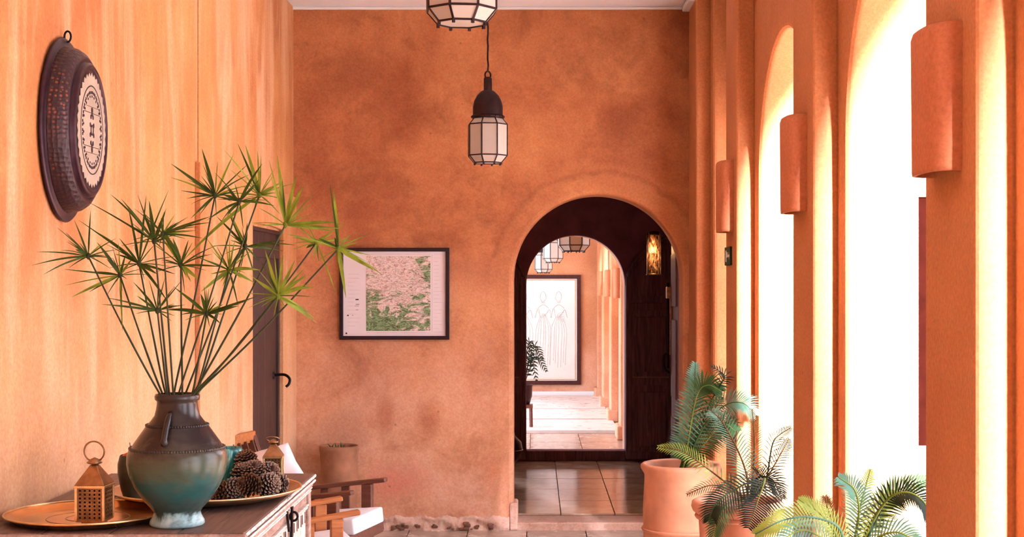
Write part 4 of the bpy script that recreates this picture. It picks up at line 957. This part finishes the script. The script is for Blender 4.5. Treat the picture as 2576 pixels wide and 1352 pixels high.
# turquoise bowl, dark pot with fruit, second lantern
bw = thing('turquoise_bowl', 'glossy turquoise bowl half hidden behind the right of the vase', 'bowl', W(572, 1219, 5.12))
s = 5.12/F; bw.location.z = CZ+0.010
MB().lathe([(0.0, 0.0), (18*s, 0), (20*s, 4*s), (19*s, 10*s), (27*s, 30*s), (35*s, 62*s), (37*s, 110*s), (35*s, 116*s), (33*s, 112*s), (31*s, 62*s), (20*s, 24*s), (0.0, 20*s)], 40).build('bowl_body', TEAL, bw)
bw.location.z = dc.z+0.012
dp = thing('dark_pot', 'dark olive glazed pot half hidden behind the left of the vase', 'pot', W(335, 1262, 4.93)); dp.location.z = dc.z+0.012
s = 4.93/F
MB().lathe([(0.0, 0.0), (20*s, 0), (22*s, 5*s), (30*s, 30*s), (38*s, 70*s), (38*s, 95*s), (33*s, 115*s), (31*s, 118*s), (28*s, 113*s), (30*s, 80*s), (0.0, 60*s)], 40).build('pot_body', OLIVE, dp)
fr = thing('orange_fruit', 'small orange fruit with thin stem resting in the dark pot', 'fruit', W(327, 1150, 4.93)); fr.location.z = dp.location.z+0.108
MB().lathe([(0.0, 0.0), (0.02, 0.004), (0.032, 0.022), (0.032, 0.038), (0.022, 0.055), (0.008, 0.062), (0.0, 0.063)], 24).build('fruit_body', ORANGEF, fr)
MB().tube([(0, 0, 0.06), (0.002, 0, 0.075), (-0.001, 0, 0.095)], [0.003, 0.0018, 0.0015], 6).build('fruit_stem', BARK, fr)
l2 = small_lantern('smaller brass lantern behind the pine cones with its ring fallen sideways', ((688-VX)*5.52/F, 5.52, CZ+0.001), math.radians(4), 0.74, 1.1)

# ------------------------------------------------------------------ basin on the left wall
BC = Vector((XL+0.002, 5.27, EYE+0.574))
bs = thing('wall_basin', 'large pierced dark metal basin with patterned cream centre hung on wall', 'wall decoration', BC)
M = Matrix.Rotation(PI/2, 4, 'Y')
SY = 0.8; SXP = 0.75
def L(prof, name, mat, n=72, parent=bs): 
    mb = MB().lathe(prof, n, Matrix.Rotation(PI/2, 4, 'Y') )
    mb.v = [(x*SXP, y*SY, z) for x, y, z in mb.v]; return mb.build(name, mat, parent)
L([(0.315, 0.0), (0.335, 0.006), (0.340, 0.014), (0.334, 0.022), (0.318, 0.022), (0.306, 0.030)], 'flared_rim', PLUM)
L([(0.306, 0.030), (0.304, 0.045), (0.298, 0.08), (0.284, 0.108), (0.268, 0.122)], 'pierced_side', BASIN)
L([(0.268, 0.122), (0.256, 0.126), (0.252, 0.120), (0.247, 0.122), (0.247, 0.140), (0.238, 0.148), (0.226, 0.148), (0.222, 0.142)], 'foot_ring', PLUM)
L([(0.226, 0.142), (0.0, 0.142)], 'base_plate', PLUM)
mb = MB(); n = 144; vs = [(0.0, 0.0, 0.1455)]
for k in range(n):
    a = 2*PI*k/n; r = 0.205+0.007*math.cos(36*a); vs.append((r*math.cos(a), r*math.sin(a), 0.1455))
vs2 = [(x, y, 0.143) for x, y, z in vs]; N = n+1
mb.add(vs+vs2, [(0, 1+k, 1+(k+1) % n) for k in range(n)]+[(1+k, N+1+k, N+1+(k+1) % n, 1+(k+1) % n) for k in range(n)])
mb.v = [tuple(M @ Vector(p)) for p in mb.v]; mb.v = [(x*SXP, y*SY, z) for x, y, z in mb.v]
cr = mb.build('cream_centre', CREAM, bs)
def ringd(r0, r1, name, mat, h=0.1475): 
    return L([(r0, 0.145), (r0, h), (r1, h), (r1, 0.145)], name, mat, 72, cr)
ringd(0.160, 0.164, 'dark_ring', PLUM); ringd(0.072, 0.0745, 'dark_ring', PLUM) if False else None
g = MB()
for k in range(26):
    a = 2*PI*k/26; p = Vector((0.138*math.cos(a), 0.138*math.sin(a), 0.1475))
    for q_ in (-1, 1):
        pc = p+Vector((-math.sin(a), math.cos(a), 0))*0.007*q_
        g.lathe([(0.0, 0.0012), (0.006, 0.0), (0.006, -0.002)], 8, Matrix.Translation(pc))
    g.lathe([(0.0, 0.0012), (0.005, 0.0), (0.005, -0.002)], 8, Matrix.Translation(p*0.9+Vector((0, 0, 0.0148))))
for k in range(10):
    a = 2*PI*k/10; g.lathe([(0.0, 0.001), (0.009, 0.0), (0.009, -0.002)], 8, Matrix.Translation((0.044*math.cos(a)*1.35, 0.026*math.sin(a), 0.1475)))
for sx in (-1, 1): 
    g.lathe([(0.0, 0.001), (0.012, 0.0), (0.012, -0.002)], 8, Matrix.Translation((0.072*sx, 0, 0.1475)))
    g.bar((0.062*sx, -0.118, 0.1465), (0.062*sx, 0.118, 0.1465), 0.002); g.bar((0.085*sx, -0.1, 0.1465), (0.085*sx, 0.1, 0.1465), 0.0015)
g.lathe([(0.02, -0.002), (0.02, 0.001), (0.014, 0.001), (0.014, -0.002)], 16, Matrix.Translation((0, 0, 0.1475)))
g.v = [tuple(M @ Vector(p)) for p in g.v]; g.v = [(x*SXP, y*SY, z) for x, y, z in g.v]
g.build('painted_ornament', PLUM, cr, recalc=False)
MB().tube([(0.02+0.012*math.cos(a), 0, 0.345+0.02*math.sin(a)) for a in [k*PI/8 for k in range(17)]], 0.004, 6, cap=False).build('hanging_loop', IRON, bs)

# ------------------------------------------------------------------ armchairs
def rounded_pad(x0, x1, y0, y1, z0, z1, n=10, puff=0.012):
    mb = MB(); vs = []; fs = []
    for top in (0, 1):
        for i in range(n+1):
            for j in range(n+1):
                u, v = i/n, j/n; e = (4*u*(1-u))**0.4*(4*v*(1-v))**0.4
                vs.append((x0+(x1-x0)*u, y0+(y1-y0)*v, (z1-puff+puff*e) if top else (z0+puff*0.5-puff*0.5*e)))
    m = (n+1)**2
    for i in range(n):
        for j in range(n):
            a = i*(n+1)+j; fs += [(m+a, m+a+n+1, m+a+n+2, m+a+1), (a, a+1, a+n+2, a+n+1)]
    for k in range(n):
        fs += [(k, k+1, m+k+1, m+k), ((k+1)*(n+1)-1+0, (k+2)*(n+1)-1, m+(k+2)*(n+1)-1, m+(k+1)*(n+1)-1), (k*(n+1), m+k*(n+1), m+(k+1)*(n+1), (k+1)*(n+1)), (n*(n+1)+k, m+n*(n+1)+k, m+n*(n+1)+k+1, n*(n+1)+k+1)]
    return mb.add(vs, fs, True)
def armchair(label, loc, rz, width, wood, wood2, pillow, tilt=0.13):
    t = thing('armchair', label, 'chair', loc, rz, 'wooden armchairs by the left wall')
    w = width/2; dp_ = 0.66
    def zt(x): return 0.635+(x)*tilt     # arms rise toward the front (x=0 front, negative back)
    for sy in (-1, 1):
        y = sy*(w-0.025)
        MB().bar((-dp_, y, zt(-dp_)), (0.0, y, zt(0.0)), 0.055, 0.024).build('armrest', wood, t, bevel=0.006)
        MB().bar((-0.115, y, 0), (-0.115, y, zt(-0.115)-0.012), 0.048, 0.06, up=(1, 0, 0)).build('front_leg', wood, t, bevel=0.004)
        MB().bar((-dp_-0.02, y, 0), (-dp_+0.02, y, zt(-dp_)-0.012), 0.045, 0.05, up=(1, 0, 0)).build('rear_leg', wood, t, bevel=0.004)
        MB().bar((-dp_, y, 0.30), (-0.02, y, 0.375), 0.03, 0.06).build('side_rail', wood, t, bevel=0.004)
        for k in range(3):
            x = -0.25-k*0.13; MB().bar((x, y, 0.345+0.11*(x+0.25)), (x, y, zt(x)-0.012), 0.05, 0.016, up=(0, 1, 0)).build('side_slat', wood, t, bevel=0.003)
        MB().bar((-dp_+0.02, sy*(w-0.06), 0.34), (-dp_-0.16, sy*(w-0.06), 0.875), 0.04, 0.03).build('back_post', wood, t, bevel=0.004)
    MB().bar((-0.03, -w+0.03, 0.365), (-0.03, w-0.03, 0.365), 0.03, 0.06).build('front_rail', wood, t, bevel=0.004)
    MB().bar((-dp_-0.16, -w+0.05, 0.87), (-dp_-0.16, w-0.05, 0.87), 0.03, 0.065).build('top_rail', wood2, t, bevel=0.006)
    for k in range(5):
        y = (-2+k)*(width-0.16)/5; MB().bar((-dp_+0.015, y, 0.36), (-dp_-0.15, y, 0.85), 0.04, 0.014, up=(0, 1, 0)).build('back_slat', wood, t)
    cs = rounded_pad(-dp_+0.03, 0.0, -w+0.055, w-0.055, 0.0, 0.105)
    o = cs.build('seat_cushion', CUSH, t, bevel=0.012, seg=3, ang=60); o.location = (0, 0, 0.392); o.rotation_euler = (0, -0.10, 0)
    if pillow:
        pd = rounded_pad(0, 0.46, -w+0.05, w-0.05, 0, 0.13, puff=0.05).build('back_cushion', CUSH, t, bevel=0.01, seg=2, ang=60)
        pd.location = (-dp_+0.08, 0, 0.44); pd.rotation_euler = (0, -PI/2-0.30, 0)
    return t
armchair('white cushioned dark wooden armchair nearer the end wall, beside the clay pot', (-0.925, 8.02, 0), math.radians(-14), 0.58, CHAIRD, CHAIRW, False)
armchair('honey coloured wooden armchair just behind the carved chest', (-0.945, 7.33, 0), math.radians(18), 0.53, CHAIRW, CHAIRW, False)
pw = thing('throw_pillow', 'pale square pillow leaning in the armchair behind the small brass lantern', 'pillow', (-1.40, 7.93, 0.53))
pc = [W(724, 1114, 7.86), W(772, 1205, 7.72), W(668, 1228, 7.74), W(614, 1146, 7.90)]
mb = MB(); n = 14; vs = []; fs = []; nrm = (pc[1]-pc[0]).cross(pc[3]-pc[0]).normalized()
for sd_ in (1, -1):
    for i in range(n+1):
        for j in range(n+1):
            u, v = i/n, j/n; e = (4*u*(1-u))**0.55*(4*v*(1-v))**0.55; pin = 0.07*(1-abs(2*u-1))*abs(2*v-1)**4+0.07*(1-abs(2*v-1))*abs(2*u-1)**4
            p = (pc[0]*(1-u)+pc[1]*u)*(1-v)+(pc[3]*(1-u)+pc[2]*u)*v; ctr = sum(pc, Vector())/4
            p = p.lerp(ctr, pin)+nrm*sd_*0.075*e; vs.append(p-Vector(pw.location))
m = (n+1)**2
for i in range(n):
    for j in range(n):
        a_ = i*(n+1)+j; fs += [(a_, a_+1, a_+n+2, a_+n+1), (m+a_, m+a_+n+1, m+a_+n+2, m+a_+1)]
mb.add(vs, fs, True).build('pillow_body', CUSH, pw)

# ------------------------------------------------------------------ potted cycads on the right
def pot(name, label, loc, prof, mat, soilr, soilz, bands=()):
    t = thing(name, label, 'plant pot', loc)
    MB().lathe(prof, 56).build('pot_body', mat, t)
    MB().disc(soilr, soilz, 36).build('soil', SOIL, t)
    for r, z, br in bands: MB().tube([(r*math.cos(k*PI/28), r*math.sin(k*PI/28), z) for k in range(57)], br, 6, cap=False).build('moulded_band', mat, t)
    return t
P1 = Vector((0.822, 8.04, 0)); P2 = Vector((0.975, 6.86, 0)); P3 = Vector((1.02, 4.95, 0))
pot('terracotta_pot', 'tall pale terracotta pot with rolled rim beside the arched doorway', P1, [(0.0, 0.0), (0.185, 0.0), (0.195, 0.02), (0.212, 0.25), (0.216, 0.50), (0.208, 0.66), (0.208, 0.70), (0.228, 0.735), (0.228, 0.752), (0.214, 0.762), (0.195, 0.752), (0.19, 0.68), (0.18, 0.55)], TERRAP, 0.188, 0.66, ((0.2155, 0.395, 0.010),))
pot('terracotta_pot', 'brown clay pot with thick lip under dark drooping fronds', P2, [(0.0, 0.0), (0.13, 0.0), (0.15, 0.05), (0.182, 0.5), (0.19, 0.64), (0.192, 0.66), (0.218, 0.68), (0.226, 0.70), (0.222, 0.722), (0.20, 0.735), (0.182, 0.725), (0.175, 0.66), (0.17, 0.55)], TERRA, 0.174, 0.67, ((0.198, 0.655, 0.012),))
pot('terracotta_pot', 'pot mostly below the picture under pale fronds, nearest right', P3, [(0.0, 0.0), (0.13, 0.0), (0.15, 0.05), (0.18, 0.45), (0.19, 0.56), (0.21, 0.58), (0.212, 0.615), (0.192, 0.63), (0.175, 0.61), (0.17, 0.5)], TERRAB, 0.173, 0.57)
def frond(parent, pix, ds_, leaf, mat, n=26, rmat=None, w=0.006, nvec=(0.15, -0.8, 0.5), lift=0.2, fwd=0.75, t0=0.12, both=(1, 1)):
    pts = spline([W(a, b, d) for (a, b), d in zip(pix, ds_)], 10); N = len(pts)
    mb = MB(); mb.tube(pts, [0.005*(1-0.75*i/(N-1))+0.0008 for i in range(N)], 5)
    o = mb.build('rachis', rmat or mat, parent, recalc=False)
    lb = MB()
    for k in range(n):
        u = t0+(1-t0)*(k+0.5)/n; f = u*(N-1); i = min(N-2, int(f)); p = pts[i].lerp(pts[i+1], f-i); tg = (pts[min(i+1, N-1)]-pts[max(i-1, 0)]).normalized()
        nv = Vector(nvec); nv = (nv-tg*nv.dot(tg)).normalized(); sd = tg.cross(nv)
        Lf = leaf*(math.sin(PI*min(1, 0.18+0.80*u))**0.6)
        for sgn, on in ((-1, both[0]), (1, both[1])):
            if not on: continue
            l = Lf*random.uniform(0.88, 1.08)*on
            dr_ = (sd*sgn+tg*fwd*(0.6+0.9*u)+nv*lift).normalized()
            mid = p+dr_*l*0.5; tip = p+dr_*l+Vector((0, 0, -l*0.16))
            wv = tg.cross(dr_).cross(dr_).normalized()*w*0.62
            lb.add([p-wv*0.7, p+wv*0.7, mid+wv, mid-wv, tip], [(0, 1, 2, 3), (3, 2, 4)])
    lo2 = lb.build('leaflets', mat, o, recalc=False); lo2['kind'] = 'stuff'; return lo2
def plant(label, base): return thing('cycad_plant', label, 'plant', base)
c1 = plant('blue green cycad growing in the tall pale terracotta pot', (P1.x, P1.y, 0.66)); c1i = Vector(c1.location)
c2 = plant('cycad with dark drooping fronds growing in the brown clay pot', (P2.x, P2.y, 0.67))
c3 = plant('pale lime cycad fanning up from the lower right edge', (P3.x, P3.y, 0.57))
class Off:   # fronds are modelled in room coordinates, so their plant's parts are shifted back to its base
    pass
FR = [
 (c1, [(1714,1182),(1728,1120),(1745,1010),(1749,914)], [8.04,8.0,7.95,7.92], 0.15, CYCB, 42, CYC, dict(both=(1.0, 0.75), w=0.008)),
 (c1, [(1718,1182),(1728,1130),(1752,1000),(1780,970),(1815,985)], [8.04,7.98,7.88,7.84,7.8], 0.135, CYC, 46, CYCY, dict(w=0.008)),
 (c1, [(1720,1182),(1770,1075),(1822,1022),(1868,1015),(1900,1045)], [8.04,7.9,7.78,7.72,7.7], 0.13, CYCB, 40, CYC, {}),
 (c1, [(1722,1182),(1778,1110),(1818,1068),(1850,1085)], [8.04,7.95,7.85,7.8], 0.12, CYC, 40, CYCY, dict(w=0.008)),
 (c1, [(1722,1182),(1780,1030),(1812,970),(1822,945),(1790,922)], [8.04,7.95,7.8,7.76,7.76], 0.075, CYCD, 20, CYCD, {}),
 (c1, [(1710,1182),(1738,1100),(1790,1040),(1812,1000)], [8.04,8.0,7.85,7.8], 0.11, CYC, 24, CYC, {}),
 (c2, [(1882,1262),(1878,1195),(1852,1125),(1815,1060),(1790,1035)], [6.86,6.84,6.9,6.95,7.0], 0.12, CYCB, 34, CYCBR, dict(w=0.004)),
 (c2, [(1886,1262),(1896,1190),(1898,1100),(1892,1030)], [6.86,6.9,6.92,6.95], 0.075, CYCBR, 40, CYCBR, dict(w=0.003)),
 (c2, [(1888,1262),(1925,1215),(1943,1120),(1962,1094),(1990,1077)], [6.86,6.9,6.95,7.0,7.0], 0.075, CYCD, 26, CYCD, dict(w=0.0035)),
 (c2, [(1888,1262),(1920,1220),(1960,1150),(1985,1105)], [6.86,6.8,6.75,6.72], 0.085, CYCD, 26, CYCBR, dict(w=0.0035)),
 (c2, [(1886,1262),(1924,1205),(1905,1265),(1882,1330)], [6.86,6.62,6.5,6.42], 0.14, CYCD, 34, CYCY, dict(fwd=0.35, w=0.007)),
 (c2, [(1884,1262),(1900,1212),(1845,1235),(1800,1270),(1782,1312)], [6.86,6.66,6.55,6.5,6.5], 0.11, CYCD, 32, CYC, dict(w=0.007)),
 (c2, [(1880,1262),(1855,1238),(1770,1172),(1715,1136),(1655,1125)], [6.86,6.8,6.75,6.72,6.72], 0.075, CYCY, 30, CYCBR, dict(t0=0.2, w=0.005)),
 (c2, [(1880,1262),(1850,1240),(1790,1222),(1728,1245)], [6.86,6.7,6.62,6.6], 0.06, CYCBR, 26, CYCBR, dict(w=0.0035)),
 (c2, [(1888,1262),(1900,1208),(1940,1205),(1968,1255)], [6.86,6.7,6.62,6.6], 0.10, CYCD, 26, CYCD, dict(w=0.006)),
 (c2, [(1880,1262),(1840,1262),(1805,1310),(1792,1365)], [6.86,6.6,6.5,6.46], 0.08, CYC, 26, CYCY, {}),
 (c3, [(2135,1420),(2110,1330),(2040,1302),(1970,1310),(1900,1345)], [4.95,4.8,4.7,4.66,4.66], 0.085, CYCY, 34, CYCB, dict(w=0.007)),
 (c3, [(2138,1420),(2100,1340),(2060,1290),(2010,1258)], [4.95,4.9,4.86,4.85], 0.07, CYCY, 26, CYCY, dict(w=0.006)),
 (c3, [(2140,1420),(2160,1300),(2150,1235),(2110,1202)], [4.95,4.95,4.98,5.0], 0.085, CYCB, 30, CYCY, dict(w=0.005)),
 (c3, [(2142,1420),(2160,1300),(2178,1225),(2190,1182)], [4.95,5.0,5.04,5.06], 0.05, CYCY, 22, CYCY, dict(w=0.004)),
 (c3, [(2146,1420),(2200,1300),(2260,1235),(2345,1205)], [4.95,4.9,4.9,4.92], 0.085, CYC, 32, CYC, dict(w=0.006)),
 (c3, [(2146,1420),(2215,1280),(2270,1240),(2325,1265),(2352,1345)], [4.95,4.8,4.72,4.68,4.66], 0.08, CYCD, 34, CYCY, dict(w=0.006)),
 (c3, [(2144,1420),(2190,1340),(2225,1270),(2255,1250)], [4.95,4.86,4.8,4.78], 0.08, CYCY, 26, CYC, dict(w=0.005)),
 (c3, [(2142,1420),(2180,1370),(2250,1340),(2310,1365)], [4.95,4.75,4.66,4.62], 0.09, CYCB, 26, CYCY, dict(w=0.006)),
 (c3, [(2136,1420),(2090,1370),(2020,1335),(1950,1372)], [4.95,4.72,4.62,4.58], 0.08, CYCB, 26, CYCY, dict(w=0.006)),
 (c3, [(2138,1420),(2120,1360),(2085,1290),(2075,1250)], [4.95,5.0,5.02,5.04], 0.06, CYCBR, 22, CYCBR, dict(w=0.004)),
]
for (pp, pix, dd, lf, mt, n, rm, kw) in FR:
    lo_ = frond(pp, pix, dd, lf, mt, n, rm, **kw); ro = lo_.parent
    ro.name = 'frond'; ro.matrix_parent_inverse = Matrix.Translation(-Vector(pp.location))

# ------------------------------------------------------------------ far gallery: stool, pot and plant
st = thing('wooden_stool', 'small wooden stool in the far gallery at the arch edge', 'stool', ((1318-VX)*17.6/F, 17.6, 0))
MB().box(-0.11, 0.11, -0.11, 0.11, 0.26, 0.30).build('stool_top', CHAIRD, st, bevel=0.006)
for sx in (-1, 1):
    for sy in (-1, 1): MB().bar((sx*0.09, sy*0.09, 0), (sx*0.085, sy*0.085, 0.26), 0.03).build('leg', CHAIRD, st)
fp = thing('dark_planter', 'small dark planter standing on the stool of the far gallery', 'plant pot', (st.location.x, 17.6, 0.301))
MB().lathe([(0.0, 0.0), (0.07, 0.0), (0.10, 0.10), (0.105, 0.22), (0.115, 0.24), (0.10, 0.245), (0.09, 0.2), (0.0, 0.19)], 28).build('pot_body', PLUM, fp)
fpl = thing('far_plant', 'dark arching plant in front of the tall pale picture', 'plant', (st.location.x, 17.6, 0.50))
for tx, ty_ in ((1375, 935), (1365, 905), (1350, 960), (1340, 895), (1300, 900), (1280, 940)):
    o = frond(fpl, [(1318, 970), ((1318+tx)/2, min(ty_, 930)-32), (tx, ty_)], [17.6, 17.5, 17.45], 0.10, CYCD, 14, CYCD, w=0.012).parent
    o.name = 'frond'; o.matrix_parent_inverse = Matrix.Translation(-Vector(fpl.location))
